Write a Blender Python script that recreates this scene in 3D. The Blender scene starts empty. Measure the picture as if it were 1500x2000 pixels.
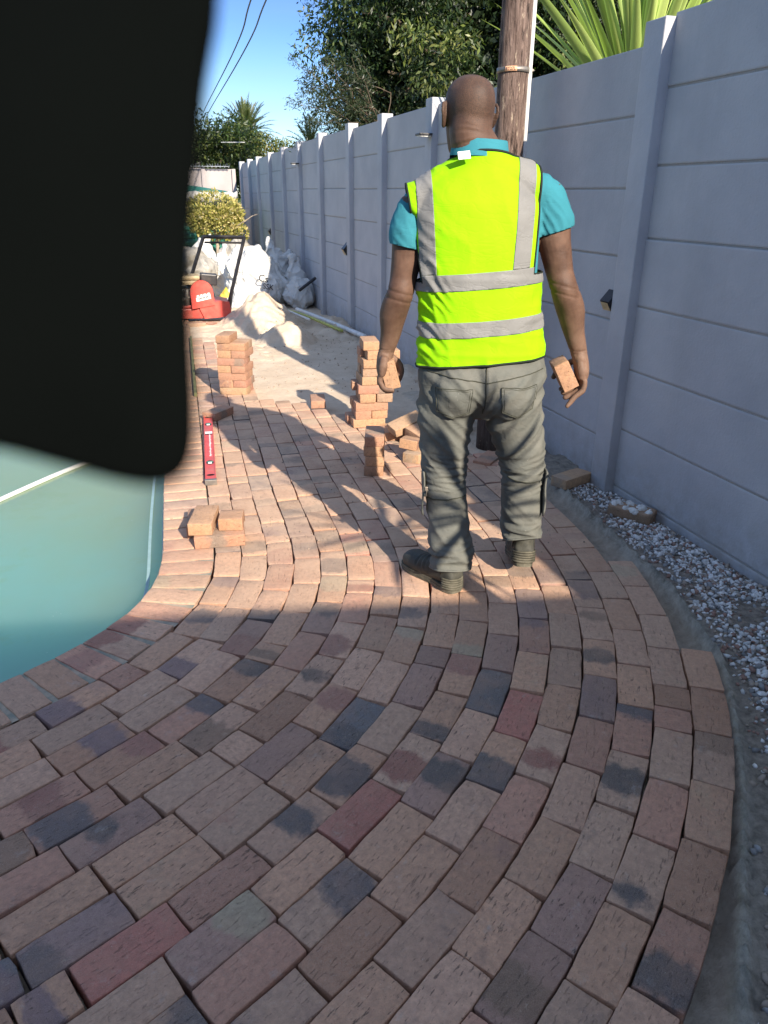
import bpy, bmesh, math, random
import numpy as np
from mathutils import Vector, Matrix, Euler, noise
from mathutils.bvhtree import BVHTree

# ------------------------------------------------------------------ camera, sky, sun
scene = bpy.context.scene
COL = scene.collection
R_ = math.radians
PITCH, ROLL, CAMH = R_(23.208), R_(0.34), 1.447
cam_d = bpy.data.cameras.new('camera'); cam = bpy.data.objects.new('camera', cam_d); COL.objects.link(cam)
cam_d.sensor_fit = 'HORIZONTAL'; cam_d.sensor_width = 36.0; cam_d.lens = 36.0 * 1450 / 1500
cam_d.clip_start = 0.01; cam_d.clip_end = 2000
cp, sp, cr, sr = math.cos(PITCH), math.sin(PITCH), math.cos(ROLL), math.sin(ROLL)
_f = Vector((0, cp, -sp)); _u = Vector((0, sp, cp)); _x = Vector((1, 0, 0))
_xr = cr * _x + sr * _u; _ur = -sr * _x + cr * _u
cam.matrix_world = Matrix(((_xr.x, _ur.x, -_f.x, 0), (_xr.y, _ur.y, -_f.y, 0), (_xr.z, _ur.z, -_f.z, CAMH), (0, 0, 0, 1)))
cam_d.dof.use_dof = True; cam_d.dof.focus_distance = 3.2; cam_d.dof.aperture_fstop = 28.0
scene.camera = cam
SUN_AZ = Vector((0.48, -0.877)).normalized(); SUN_EL = math.atan(0.53)
world = bpy.data.worlds.new('World'); scene.world = world; world.use_nodes = True
wn = world.node_tree
for n in list(wn.nodes): wn.nodes.remove(n)
w_out = wn.nodes.new('ShaderNodeOutputWorld'); w_bg = wn.nodes.new('ShaderNodeBackground')
w_sky = wn.nodes.new('ShaderNodeTexSky'); w_sky.sky_type = 'NISHITA'; w_sky.sun_disc = False
w_sky.sun_elevation = SUN_EL; w_sky.sun_rotation = math.atan2(SUN_AZ.x, SUN_AZ.y)
w_sky.air_density = 1.0; w_sky.dust_density = 0.3; w_sky.ozone_density = 1.6
# thin high cirrus low in the sky
w_tc = wn.nodes.new('ShaderNodeTexCoord'); w_map = wn.nodes.new('ShaderNodeMapping'); w_map.inputs['Scale'].default_value = (1.2, 1.2, 9)
w_n = wn.nodes.new('ShaderNodeTexNoise'); w_n.inputs['Scale'].default_value = 1.6; w_n.inputs['Detail'].default_value = 6
w_r = wn.nodes.new('ShaderNodeMapRange'); w_r.inputs[1].default_value = 0.48; w_r.inputs[2].default_value = 0.8; w_r.inputs[4].default_value = 0.6
w_mx = wn.nodes.new('ShaderNodeMix'); w_mx.data_type = 'RGBA'; w_mx.inputs[7].default_value = (5.5, 6.0, 6.8, 1)
wn.links.new(w_tc.outputs['Generated'], w_map.inputs['Vector']); wn.links.new(w_map.outputs[0], w_n.inputs['Vector'])
wn.links.new(w_n.outputs[0], w_r.inputs[0]); wn.links.new(w_r.outputs[0], w_mx.inputs[0]); wn.links.new(w_sky.outputs[0], w_mx.inputs[6])
w_sep = wn.nodes.new('ShaderNodeSeparateXYZ'); wn.links.new(w_tc.outputs['Generated'], w_sep.inputs[0])
w_tint = wn.nodes.new('ShaderNodeValToRGB'); _cr = w_tint.color_ramp
_cr.elements[0].position = 0.0; _cr.elements[0].color = (0.50, 0.60, 0.72, 1); _cr.elements[1].position = 0.85; _cr.elements[1].color = (1.15, 1.03, 0.95, 1)
for _p, _c in ((0.20, (0.22, 0.33, 0.55, 1)), (0.42, (0.60, 0.68, 0.80, 1))): _e = _cr.elements.new(_p); _e.color = _c
wn.links.new(w_sep.outputs[2], w_tint.inputs[0])
w_mul = wn.nodes.new('ShaderNodeMix'); w_mul.data_type = 'RGBA'; w_mul.blend_type = 'MULTIPLY'; w_mul.inputs[0].default_value = 1.0
wn.links.new(w_mx.outputs[2], w_mul.inputs[6]); wn.links.new(w_tint.outputs[0], w_mul.inputs[7])
wn.links.new(w_mul.outputs[2], w_bg.inputs['Color']); w_bg.inputs['Strength'].default_value = 0.15
wn.links.new(w_bg.outputs[0], w_out.inputs['Surface'])
sun_d = bpy.data.lights.new('sun', 'SUN'); sun_d.energy = 4.6; sun_d.angle = R_(0.53); sun_d.color = (1.0, 0.90, 0.76)
sun = bpy.data.objects.new('sun', sun_d); COL.objects.link(sun)
_sd = Vector((SUN_AZ.x * math.cos(SUN_EL), SUN_AZ.y * math.cos(SUN_EL), math.sin(SUN_EL)))
sun.rotation_euler = _sd.to_track_quat('Z', 'Y').to_euler(); sun.location = _sd * 30
scene.view_settings.view_transform = 'Standard'; scene.view_settings.look = 'None'
scene.view_settings.exposure = 1.03; scene.view_settings.gamma = 1.0
scene.cycles.max_bounces = 8; scene.cycles.transparent_max_bounces = 16

# ------------------------------------------------------------------ helpers
def tag(o, label=None, cat=None, group=None, kind=None):
    if label: o['label'] = label
    if cat: o['category'] = cat
    if group: o['group'] = group
    if kind: o['kind'] = kind
    return o
def empty(name, loc=(0, 0, 0), rz=0.0, **k):
    o = bpy.data.objects.new(name, None); COL.objects.link(o); o.location = loc; o.rotation_euler = (0, 0, rz)
    o.empty_display_size = 0.1
    return tag(o, **k)
def link(name, me, m, parent=None, **k):
    o = bpy.data.objects.new(name, me); COL.objects.link(o)
    if m is not None and len(me.materials) == 0: me.materials.append(m)
    if parent is not None: o.parent = parent
    return tag(o, **k)
def mesh(name, V, F, smooth=False, attrs=None):
    me = bpy.data.meshes.new(name)
    V = np.asarray(V, dtype=np.float32).reshape(-1, 3)
    if isinstance(F, np.ndarray):
        n, k = F.shape
        me.vertices.add(len(V)); me.vertices.foreach_set('co', V.ravel())
        me.loops.add(n * k); me.loops.foreach_set('vertex_index', F.ravel().astype(np.int32))
        me.polygons.add(n); me.polygons.foreach_set('loop_start', np.arange(0, n * k, k, dtype=np.int32))
        me.update(calc_edges=True)
    else:
        me.from_pydata([tuple(map(float, v)) for v in V], [], [tuple(map(int, f)) for f in F]); me.update()
    if smooth: me.polygons.foreach_set('use_smooth', [True] * len(me.polygons))
    for kx, arr in (attrs or {}).items():
        arr = np.asarray(arr, dtype=np.float32)
        if arr.ndim == 1:
            a = me.attributes.new(kx, 'FLOAT', 'POINT'); a.data.foreach_set('value', arr)
        elif arr.shape[1] == 3:
            a = me.attributes.new(kx, 'FLOAT_VECTOR', 'POINT'); a.data.foreach_set('vector', arr.ravel())
    me.validate(); return me
class MB:
    def __init__(s): s.V = []; s.F = []
    def add(s, V, F):
        b = len(s.V); s.V += [tuple(v) for v in V]; s.F += [tuple(i + b for i in f) for f in F]
    def box(s, c, d, rot=None, bev=0.0):
        M = Matrix.Translation(Vector(c))
        if rot is not None: M = M @ Euler(rot).to_matrix().to_4x4()
        x, y, z = d[0] / 2, d[1] / 2, d[2] / 2
        if bev <= 0:
            V = [M @ Vector(p) for p in [(-x,-y,-z),(x,-y,-z),(x,y,-z),(-x,y,-z),(-x,-y,z),(x,-y,z),(x,y,z),(-x,y,z)]]
            s.add(V, [(3,2,1,0),(4,5,6,7),(0,1,5,4),(1,2,6,5),(2,3,7,6),(3,0,4,7)]); return
        bm = bmesh.new(); bmesh.ops.create_cube(bm, size=1.0); bmesh.ops.scale(bm, vec=d, verts=bm.verts)
        bmesh.ops.bevel(bm, geom=bm.edges[:], offset=bev, segments=2, affect='EDGES', profile=0.6)
        bm.verts.index_update(); s.add([M @ v.co for v in bm.verts], [[v.index for v in f.verts] for f in bm.faces]); bm.free()
    def tube(s, pts, rad, n=10, ref=(1, 0, 0), sub=1, cap=True, sq=1.0):
        V, F = tube_geo(pts, rad, n, ref, sub, cap, sq); s.add(V, F)
    def prism(s, poly, axis, a, b):
        # polygon (2-D list) swept along axis ('x','y','z') from a to b
        def P(p, t): return {'x': (t, p[0], p[1]), 'y': (p[0], t, p[1]), 'z': (p[0], p[1], t)}[axis]
        n = len(poly); V = [P(p, a) for p in poly] + [P(p, b) for p in poly]
        s.add(V, [tuple(range(n - 1, -1, -1)), tuple(range(n, 2 * n))] + [(i, (i + 1) % n, n + (i + 1) % n, n + i) for i in range(n)])
    def mesh(s, name='m', smooth=False):
        me = mesh(name, s.V, s.F, smooth); bm = bmesh.new(); bm.from_mesh(me)
        bmesh.ops.recalc_face_normals(bm, faces=bm.faces); bm.to_mesh(me); bm.free(); return me
    def build(s, name, m, parent=None, smooth=False, **k): return link(name, s.mesh(name, smooth), m, parent, **k)
def catmull(P, sub):
    P = [np.array(p, float) for p in P]
    if sub <= 1 or len(P) < 3: return P
    Q = [2 * P[0] - P[1]] + P + [2 * P[-1] - P[-2]]; out = []
    for i in range(1, len(Q) - 2):
        for j in range(sub):
            t = j / sub; a, b, c, d = Q[i - 1], Q[i], Q[i + 1], Q[i + 2]
            out.append(0.5 * ((2 * b) + (c - a) * t + (2 * a - 5 * b + 4 * c - d) * t * t + (3 * b - a - 3 * c + d) * t ** 3))
    out.append(P[-1]); return out
def tube_geo(pts, rad, n=10, ref=(1, 0, 0), sub=1, cap=True, sq=1.0):
    rr = [(r, r) if not isinstance(r, (tuple, list)) else r for r in (rad if isinstance(rad, (list, tuple)) and len(rad) == len(pts) else [rad] * len(pts))]
    A = catmull([list(p) + list(r) for p, r in zip(pts, rr)], sub); m = len(A)
    C = [Vector(a[:3]) for a in A]; ref = Vector(ref); V = []; F = []
    T = []
    for i in range(m): T.append((C[min(i + 1, m - 1)] - C[max(i - 1, 0)]).normalized())
    rings = []
    def ring(c, t, a, b):
        s_ = ref - ref.dot(t) * t
        if s_.length < 1e-4: s_ = Vector((0, 1, 0)) - t.y * t
        s_.normalize(); u = t.cross(s_)
        o = []
        for k in range(n):
            th = 2 * math.pi * k / n; cc, ss = math.cos(th), math.sin(th)
            cc = math.copysign(abs(cc) ** sq, cc); ss = math.copysign(abs(ss) ** sq, ss)
            o.append(c + s_ * (a * cc) + u * (b * ss))
        return o
    if cap:
        rings.append(ring(C[0] - T[0] * 0.45 * min(A[0][3:5]), T[0], A[0][3] * 0.6, A[0][4] * 0.6))
    for i in range(m): rings.append(ring(C[i], T[i], max(A[i][3], 1e-4), max(A[i][4], 1e-4)))
    if cap:
        rings.append(ring(C[-1] + T[-1] * 0.45 * min(A[-1][3:5]), T[-1], A[-1][3] * 0.6, A[-1][4] * 0.6))
    for r in rings: V += r
    for i in range(len(rings) - 1):
        for k in range(n):
            k2 = (k + 1) % n; F.append((i * n + k, i * n + k2, (i + 1) * n + k2, (i + 1) * n + k))
    b = len(rings) - 1
    F.append(tuple(range(n - 1, -1, -1))); F.append(tuple(b * n + k for k in range(n)))
    return V, F
def lathe(prof, n=24, cen=(0, 0, 0)):
    V = []; F = []
    for r, z in prof:
        for k in range(n):
            a = 2 * math.pi * k / n; V.append((cen[0] + r * math.cos(a), cen[1] + r * math.sin(a), cen[2] + z))
    for i in range(len(prof) - 1):
        for k in range(n):
            k2 = (k + 1) % n; F.append((i * n + k, i * n + k2, (i + 1) * n + k2, (i + 1) * n + k))
    F.append(tuple(range(n - 1, -1, -1))); F.append(tuple((len(prof) - 1) * n + k for k in range(n)))
    return V, F
def remesh(mb, voxel, smooth=4, fac=0.5):
    me = mb.mesh('tmp'); o = bpy.data.objects.new('tmp', me); COL.objects.link(o)
    m = o.modifiers.new('r', 'REMESH'); m.mode = 'VOXEL'; m.voxel_size = voxel; m.use_smooth_shade = True
    if smooth:
        q = o.modifiers.new('s', 'SMOOTH'); q.factor = fac; q.iterations = smooth
    dg = bpy.context.evaluated_depsgraph_get(); dg.update()
    out = bpy.data.meshes.new_from_object(o.evaluated_get(dg)); bpy.data.objects.remove(o); bpy.data.meshes.remove(me)
    out.materials.clear(); out.polygons.foreach_set('use_smooth', [True] * len(out.polygons)); return out
def vnormals(me):
    N = np.zeros(len(me.vertices) * 3, np.float32); me.vertices.foreach_get('normal', N); return N.reshape(-1, 3)
def coords(me):
    N = np.zeros(len(me.vertices) * 3, np.float32); me.vertices.foreach_get('co', N); return N.reshape(-1, 3)
def displace(me, fn):
    V = coords(me); N = vnormals(me); d = np.array([fn(Vector(v), n) for v, n in zip(V, N)], np.float32)
    V = V + N * d[:, None]; me.vertices.foreach_set('co', V.ravel()); me.update()
def P_at(px, py, Y):   # world point seen at photo pixel (px,py) on the plane y=Y (used only to read off sizes)
    d = (px - 750) / 1450 * _xr - (py - 1000) / 1450 * _ur + _f; t = Y / d.y
    return Vector((d.x * t, Y, d.z * t + CAMH))
def gnd(px, py, z=0.0):
    d = (px - 750) / 1450 * _xr - (py - 1000) / 1450 * _ur + _f; t = (z - CAMH) / d.z
    return Vector((d.x * t, d.y * t, z))

# ------------------------------------------------------------------ materials
class Mat:
    def __init__(s, name, col=(0.5, 0.5, 0.5), rough=0.7, spec=0.4, metal=0.0):
        s.m = bpy.data.materials.new(name); s.m.use_nodes = True; s.t = s.m.node_tree
        s.b = s.t.nodes['Principled BSDF']; s.out = s.t.nodes['Material Output']
        s.set('Base Color', col); s.set('Roughness', rough); s.set('Specular IOR Level', spec); s.set('Metallic', metal)
        s.tc = None
    def n(s, t, **k):
        x = s.t.nodes.new(t)
        for a, v in k.items(): setattr(x, a, v)
        return x
    def put(s, sock, v):
        if isinstance(v, bpy.types.NodeSocket): s.t.links.new(v, sock)
        elif isinstance(v, (tuple, list)) and len(v) == 3 and sock.type == 'RGBA': sock.default_value = (*v, 1)
        else: sock.default_value = v
    def set(s, name, v): s.put(s.b.inputs[name], v)
    def obj(s):
        if s.tc is None: s.tc = s.n('ShaderNodeTexCoord')
        return s.tc.outputs['Object']
    def attr(s, name, out='Vector'): return s.n('ShaderNodeAttribute', attribute_name=name).outputs[out]
    def mapv(s, v, sc=(1, 1, 1), rot=(0, 0, 0), loc=(0, 0, 0)):
        x = s.n('ShaderNodeMapping'); s.put(x.inputs[0], v); x.inputs['Scale'].default_value = sc
        x.inputs['Rotation'].default_value = rot; x.inputs['Location'].default_value = loc; return x.outputs[0]
    def noise(s, scale, v=None, detail=4, rough=0.55, dist=0.0):
        x = s.n('ShaderNodeTexNoise'); s.put(x.inputs['Vector'], v or s.obj()); x.inputs['Scale'].default_value = scale
        x.inputs['Detail'].default_value = detail; x.inputs['Roughness'].default_value = rough; x.inputs['Distortion'].default_value = dist
        return x.outputs[0]
    def ncol(s, scale, v=None):
        x = s.n('ShaderNodeTexNoise'); s.put(x.inputs['Vector'], v or s.obj()); x.inputs['Scale'].default_value = scale; return x.outputs[1]
    def voro(s, scale, v=None, out=0, feature='F1', rnd=1.0):
        x = s.n('ShaderNodeTexVoronoi', feature=feature); s.put(x.inputs['Vector'], v or s.obj()); x.inputs['Scale'].default_value = scale
        x.inputs['Randomness'].default_value = rnd; return x.outputs[out]
    def rng(s, v, a, b, c=0.0, d=1.0, smooth=False):
        x = s.n('ShaderNodeMapRange'); s.put(x.inputs[0], v)
        if smooth: x.interpolation_type = 'SMOOTHSTEP'
        for i, q in zip((1, 2, 3, 4), (a, b, c, d)): s.put(x.inputs[i], q)
        return x.outputs[0]
    def mix(s, f, a, b, mode='MIX'):
        x = s.n('ShaderNodeMix', data_type='RGBA', blend_type=mode); s.put(x.inputs[0], f); s.put(x.inputs[6], a); s.put(x.inputs[7], b); return x.outputs[2]
    def math(s, op, a, b=0.0, c=0.0):
        x = s.n('ShaderNodeMath', operation=op); s.put(x.inputs[0], a); s.put(x.inputs[1], b); s.put(x.inputs[2], c); return x.outputs[0]
    def sep(s, v):
        x = s.n('ShaderNodeSeparateXYZ'); s.put(x.inputs[0], v); return x.outputs
    def comb(s, a, b, c):
        x = s.n('ShaderNodeCombineXYZ'); s.put(x.inputs[0], a); s.put(x.inputs[1], b); s.put(x.inputs[2], c); return x.outputs[0]
    def vm(s, op, a, b=(0, 0, 0)):
        x = s.n('ShaderNodeVectorMath', operation=op); s.put(x.inputs[0], a); s.put(x.inputs[1], b); return x.outputs
    def bump(s, h, strength=0.4, dist=0.01, prev=None):
        x = s.n('ShaderNodeBump'); s.put(x.inputs['Height'], h); x.inputs['Strength'].default_value = strength; x.inputs['Distance'].default_value = dist
        if prev is not None: s.put(x.inputs['Normal'], prev)
        s.set('Normal', x.outputs[0]); return x.outputs[0]

def m_brick(name, dust_sun0=0.0):
    m = Mat(name, rough=0.88, spec=0.25)
    loc = m.attr('loc'); par = m.sep(m.attr('par')); xyz = m.sep(loc); par2 = m.rng(m.noise(3.1, m.comb(m.math('FLOOR', m.math('MULTIPLY', m.attr('bcol', 'Fac'), 900.0)), 0.0, 0.0), 0), 0.42, 0.62, 0.03, 0.55)
    rnd = m.comb(xyz[0], xyz[1], xyz[2])
    base = m.attr('bcol'); alt = m.attr('acol')
    nz = m.noise(26, rnd, 5, 0.6)
    dx = m.math('SUBTRACT', xyz[0], par[0]); dy = m.math('SUBTRACT', xyz[1], par[1])
    dd = m.math('SQRT', m.math('ADD', m.math('MULTIPLY', dx, dx), m.math('MULTIPLY', m.math('MULTIPLY', dy, dy), par2)))
    dn = m.math('ADD', dd, m.rng(nz, 0.3, 0.7, -0.014, 0.014))
    f = m.rng(dn, m.math('ADD', par[2], 0.010), m.math('SUBTRACT', par[2], 0.016), 0, 1, True)
    f = m.math('MULTIPLY', f, 0.93)
    c = m.mix(f, base, alt)
    mot = m.noise(60, rnd, 6, 0.7); c = m.mix(m.rng(mot, 0.32, 0.68, 0.0, 0.75), c, m.mix(0.6, c, (0.08, 0.05, 0.04)))
    gr = m.noise(420, rnd, 3, 0.8); c = m.mix(m.rng(gr, 0.35, 0.65, 0.0, 0.5), c, m.mix(0.5, c, (0.62, 0.46, 0.34)))
    big = m.noise(9, rnd, 3); c = m.mix(m.rng(big, 0.45, 0.75, 0, 0.35), c, (0.46, 0.27, 0.185))
    # cement bloom
    wh = m.noise(16, m.mapv(rnd, (1, 1.3, 1), loc=(7, 3, 1)), 8, 0.75); whf = m.rng(wh, 0.60, 0.78, 0, 0.55)
    c = m.mix(whf, c, (0.50, 0.47, 0.43))
    sc = m.noise(150, m.mapv(rnd, (0.22, 1, 1)), 4, 0.7); pit = m.rng(sc, 0.60, 0.66, 0, 1)
    pit2 = m.rng(m.noise(260, rnd, 2), 0.67, 0.74, 0, 0.7); pt = m.math('MAXIMUM', pit, pit2)
    c = m.mix(m.math('MULTIPLY', pt, m.rng(m.noise(2.0, m.comb(xyz[2], 0.0, 0.0), 0), 0.35, 0.65, 0.1, 0.75)), c, (0.05, 0.04, 0.035))
    lg = m.noise(4.5, m.mapv(rnd, loc=(9, 1, 4)), 6, 0.75); c = m.mix(m.rng(lg, 0.56, 0.66, 0, 0.5), c, m.mix(0.5, c, alt))
    c = m.mix(m.rng(m.noise(34, m.mapv(rnd, loc=(2, 8, 1)), 7, 0.8), 0.58, 0.75, 0, 0.55), c, (0.55, 0.42, 0.31))
    ws = m.rng(m.noise(330, m.mapv(rnd, (1, 1, 1), loc=(3, 9, 2)), 2), 0.70, 0.76, 0, 0.6); c = m.mix(ws, c, (0.62, 0.58, 0.52))
    # pale sand dust further from the house; sun-bleached brightness is painted into it too
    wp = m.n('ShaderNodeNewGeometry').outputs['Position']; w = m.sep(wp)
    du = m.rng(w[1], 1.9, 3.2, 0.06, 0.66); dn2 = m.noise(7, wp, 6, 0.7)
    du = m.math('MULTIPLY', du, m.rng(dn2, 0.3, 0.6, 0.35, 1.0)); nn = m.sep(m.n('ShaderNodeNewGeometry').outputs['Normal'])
    du = m.math('MULTIPLY', du, m.rng(nn[2], 0.5, 0.95, 0, 1)); du = m.math('MULTIPLY', du, m.rng(w[2], 0.015, 0.005, dust_sun0, 1.0))
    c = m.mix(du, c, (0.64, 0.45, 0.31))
    m.set('Base Color', c)
    h = m.math('SUBTRACT', m.math('ADD', m.math('MULTIPLY', mot, 0.6), m.math('MULTIPLY', big, 0.4)), m.math('MULTIPLY', pt, 0.5))
    # wire-cut drag lines on some bricks
    wav = m.noise(70, m.mapv(rnd, (0.03, 1, 1)), 2); h = m.math('ADD', h, m.math('MULTIPLY', wav, 0.35))
    m.bump(m.math('ADD', h, m.math('MULTIPLY', gr, 0.5)), 0.8, 0.004); return m.m
M = {}
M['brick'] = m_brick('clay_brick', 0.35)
def simple(name, col, rough=0.6, spec=0.4, metal=0.0, nscale=20, var=0.25, bs=0.2, bd=0.003, bscale=80, dirt=None, dscale=3):
    m = Mat(name, col, rough, spec, metal)
    nz = m.noise(nscale); dk = tuple(c * (1 - var) for c in col); lt = tuple(min(1, c * (1 + var)) for c in col)
    c = m.mix(m.rng(nz, 0.3, 0.7), dk, lt)
    if dirt: c = m.mix(m.rng(m.noise(dscale, None, 6, 0.65), 0.48, 0.72, 0, dirt[3] if len(dirt) > 3 else 0.6), c, dirt[:3])
    m.set('Base Color', c)
    if bs: m.bump(m.noise(bscale, None, 5), bs, bd)
    return m.m
M['black_metal'] = simple('black_metal', (0.03, 0.028, 0.03), 0.45, 0.5, 0.2, dirt=(0.25, 0.2, 0.15, 0.4))
M['flap'] = simple('dark_leather', (0.0022, 0.0028, 0.0026), 1.0, 0.02, bs=0.3, bscale=900, bd=0.0003)
M['red'] = simple('red_paint', (0.60, 0.075, 0.055), 0.42, 0.5, var=0.12, bs=0.1, dirt=(0.35, 0.22, 0.15, 0.35), dscale=9)
M['grey_metal'] = simple('scuffed_steel', (0.22, 0.2, 0.18), 0.5, 0.5, 0.6, dirt=(0.4, 0.32, 0.24, 0.6), dscale=8)
M['beige'] = simple('beige_plastic', (0.55, 0.42, 0.24), 0.55, dirt=(0.3, 0.24, 0.16, 0.4), dscale=12)
M['white_plastic'] = simple('white_plastic', (0.72, 0.71, 0.68), 0.45, var=0.06, bs=0.05, dirt=(0.4, 0.34, 0.26, 0.4), dscale=6)
M['white_print'] = simple('white_print', (0.8, 0.78, 0.74), 0.5, var=0.05, bs=0)
M['black_print'] = simple('black_print', (0.02, 0.02, 0.025), 0.6, var=0.05, bs=0)
M['yellow'] = simple('yellow_plastic', (0.75, 0.5, 0.02), 0.5, dirt=(0.45, 0.33, 0.2, 0.5), dscale=10)
M['olive'] = simple('olive_batten', (0.22, 0.22, 0.10), 0.7)
M['yellowgreen'] = simple('yellow_green_pipe', (0.42, 0.42, 0.10), 0.5)
def m_paint():
    m = Mat('painted_precast', (0.5, 0.49, 0.51), 0.82, 0.3)
    nz = m.noise(2.2, None, 6, 0.6); c = m.mix(m.rng(nz, 0.35, 0.65), (0.40, 0.40, 0.425), (0.48, 0.475, 0.49))
    f = m.rng(m.noise(160, None, 3), 0.66, 0.74, 0, 0.35); c = m.mix(f, c, (0.2, 0.2, 0.22))
    st = m.noise(5, m.mapv(m.obj(), (1, 1, 0.12)), 5, 0.7); c = m.mix(m.rng(st, 0.52, 0.75, 0, 0.28), c, (0.35, 0.34, 0.34))
    z = m.sep(m.n('ShaderNodeNewGeometry').outputs['Position'])[2]
    c = m.mix(m.math('MULTIPLY', m.rng(z, 0.28, -0.05), m.rng(m.noise(12, None, 5, 0.7), 0.35, 0.65, 0, 0.75)), c, (0.30, 0.26, 0.22))
    m.set('Base Color', c)
    b = m.bump(m.noise(75, None, 6, 0.65), 0.42, 0.006); m.bump(m.noise(9, None, 3), 0.3, 0.01, b); return m.m
M['paint'] = m_paint()
def m_joint():
    m = Mat('joint_mortar', (0.36, 0.34, 0.32), 0.95, 0.1); m.bump(m.noise(90, None, 5), 0.8, 0.01); return m.m
M['joint'] = m_joint()
def m_ground():
    m = Mat('sand', (0.5, 0.4, 0.3), 0.95, 0.15)
    s = m.attr('soil', 'Fac'); ce = m.attr('cem', 'Fac'); lw = m.attr('lawn', 'Fac')
    a = m.noise(5, None, 8, 0.65); b = m.noise(60, None, 5, 0.7)
    c = m.mix(m.rng(a, 0.35, 0.65), (0.58, 0.455, 0.33), (0.70, 0.57, 0.43)); c = m.mix(m.rng(b, 0.45, 0.75, 0, 0.35), c, (0.42, 0.32, 0.23))
    sp_ = m.rng(m.voro(95, None), 0.10, 0.05, 0, 1); c = m.mix(m.math('MULTIPLY', sp_, m.rng(m.noise(14), 0.5, 0.62, 0, 0.8)), c, (0.2, 0.13, 0.09))
    so = m.mix(m.rng(m.noise(30, None, 6, 0.7), 0.35, 0.65), (0.13, 0.11, 0.09), (0.33, 0.28, 0.23))
    cm = m.mix(m.rng(m.noise(18, None, 8, 0.75), 0.35, 0.62), (0.15, 0.145, 0.12), (0.42, 0.39, 0.33))
    gr = m.mix(m.rng(m.noise(40, None, 6, 0.7), 0.35, 0.65), (0.03, 0.06, 0.015), (0.09, 0.12, 0.035))
    c = m.mix(s, c, so); c = m.mix(ce, c, cm); c = m.mix(lw, c, gr); m.set('Base Color', c)
    b1 = m.bump(m.noise(120, None, 6, 0.75), 0.6, 0.006); m.bump(m.noise(28, None, 6, 0.7), 0.5, 0.02, b1); return m.m
M['ground'] = m_ground()
def m_water():
    m = Mat('pool_water', (0.1, 0.3, 0.27), 0.12, 0.5)
    m.set('Subsurface Weight', 1.0); m.set('Subsurface Radius', (0.8, 1.0, 0.9)); m.set('Subsurface Scale', 3.0)
    a = m.noise(0.7, m.mapv(m.obj(), (1, 0.7, 1)), 5, 0.6); w = m.sep(m.obj())
    g = m.rng(m.math('ADD', w[1], m.rng(a, 0.3, 0.7, -0.7, 0.7)), 2.3, 3.9)
    c = m.mix(g, (0.16, 0.34, 0.27), (0.21, 0.30, 0.15))
    c = m.mix(m.rng(m.noise(2.2, None, 6, 0.7), 0.55, 0.75, 0, 0.5), c, (0.18, 0.27, 0.10))
    sp_ = m.rng(m.voro(24, None), 0.055, 0.03, 0, 1); c = m.mix(m.math('MULTIPLY', sp_, m.rng(m.noise(6), 0.55, 0.6, 0, 0.7)), c, (0.45, 0.55, 0.45))
    m.set('Base Color', c); m.bump(m.noise(2.5, None, 3), 0.12, 0.02); return m.m
M['water'] = m_water()
M['poolwall'] = simple('pool_shell_blue', (0.08, 0.20, 0.40), 0.5, var=0.15, dirt=(0.3, 0.4, 0.4, 0.5), dscale=14)
M['poollip'] = simple('pool_lip', (0.27, 0.40, 0.39), 0.5, var=0.1)
def m_leaf(name, tr=0.3, rough=0.45):
    m = Mat(name, rough=rough, spec=0.45); c = m.attr('col'); m.set('Base Color', c)
    t = m.n('ShaderNodeBsdfTranslucent'); m.put(t.inputs[0], m.mix(1.0, c, (1.2, 1.5, 0.5), 'MULTIPLY'))
    x = m.n('ShaderNodeMixShader'); x.inputs[0].default_value = tr
    m.t.links.new(m.b.outputs[0], x.inputs[1]); m.t.links.new(t.outputs[0], x.inputs[2]); m.t.links.new(x.outputs[0], m.out.inputs[0]); return m.m
M['leaf'] = m_leaf('leaf'); M['blade'] = m_leaf('sword_leaf', 0.25, 0.4)
M['bark'] = simple('bark', (0.12, 0.09, 0.065), 0.95, 0.1, nscale=8, var=0.4, bs=0.8, bd=0.02, bscale=30)
M['palebark'] = simple('pale_bark', (0.40, 0.33, 0.25), 0.9, 0.1, nscale=12, var=0.3, bs=0.5, bd=0.01, bscale=40)
def m_pole():
    m = Mat('creosoted_pole', rough=0.85, spec=0.2)
    v = m.mapv(m.obj(), (9, 9, 0.9)); a = m.noise(7, v, 8, 0.7, 0.3)
    c = m.mix(m.rng(a, 0.32, 0.68), (0.065, 0.040, 0.032), (0.27, 0.19, 0.155))
    lt = m.noise(14, m.mapv(m.obj(), (4, 4, 0.9), loc=(3, 1, 0)), 4, 0.7); c = m.mix(m.rng(lt, 0.60, 0.68, 0, 0.8), c, (0.48, 0.38, 0.28))
    dk = m.noise(11, m.mapv(m.obj(), (5, 5, 0.6), loc=(8, 2, 5)), 5, 0.7); c = m.mix(m.rng(dk, 0.58, 0.66, 0, 0.85), c, (0.02, 0.014, 0.012))
    z = m.sep(m.obj())[2]; c = m.mix(m.rng(z, 0.9, 0.2, 0, 0.7), c, (0.05, 0.04, 0.033)); m.set('Base Color', c)
    m.bump(m.math('SUBTRACT', a, m.rng(dk, 0.55, 0.66, 0, 0.6)), 0.9, 0.02); return m.m
M['pole'] = m_pole()
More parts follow.
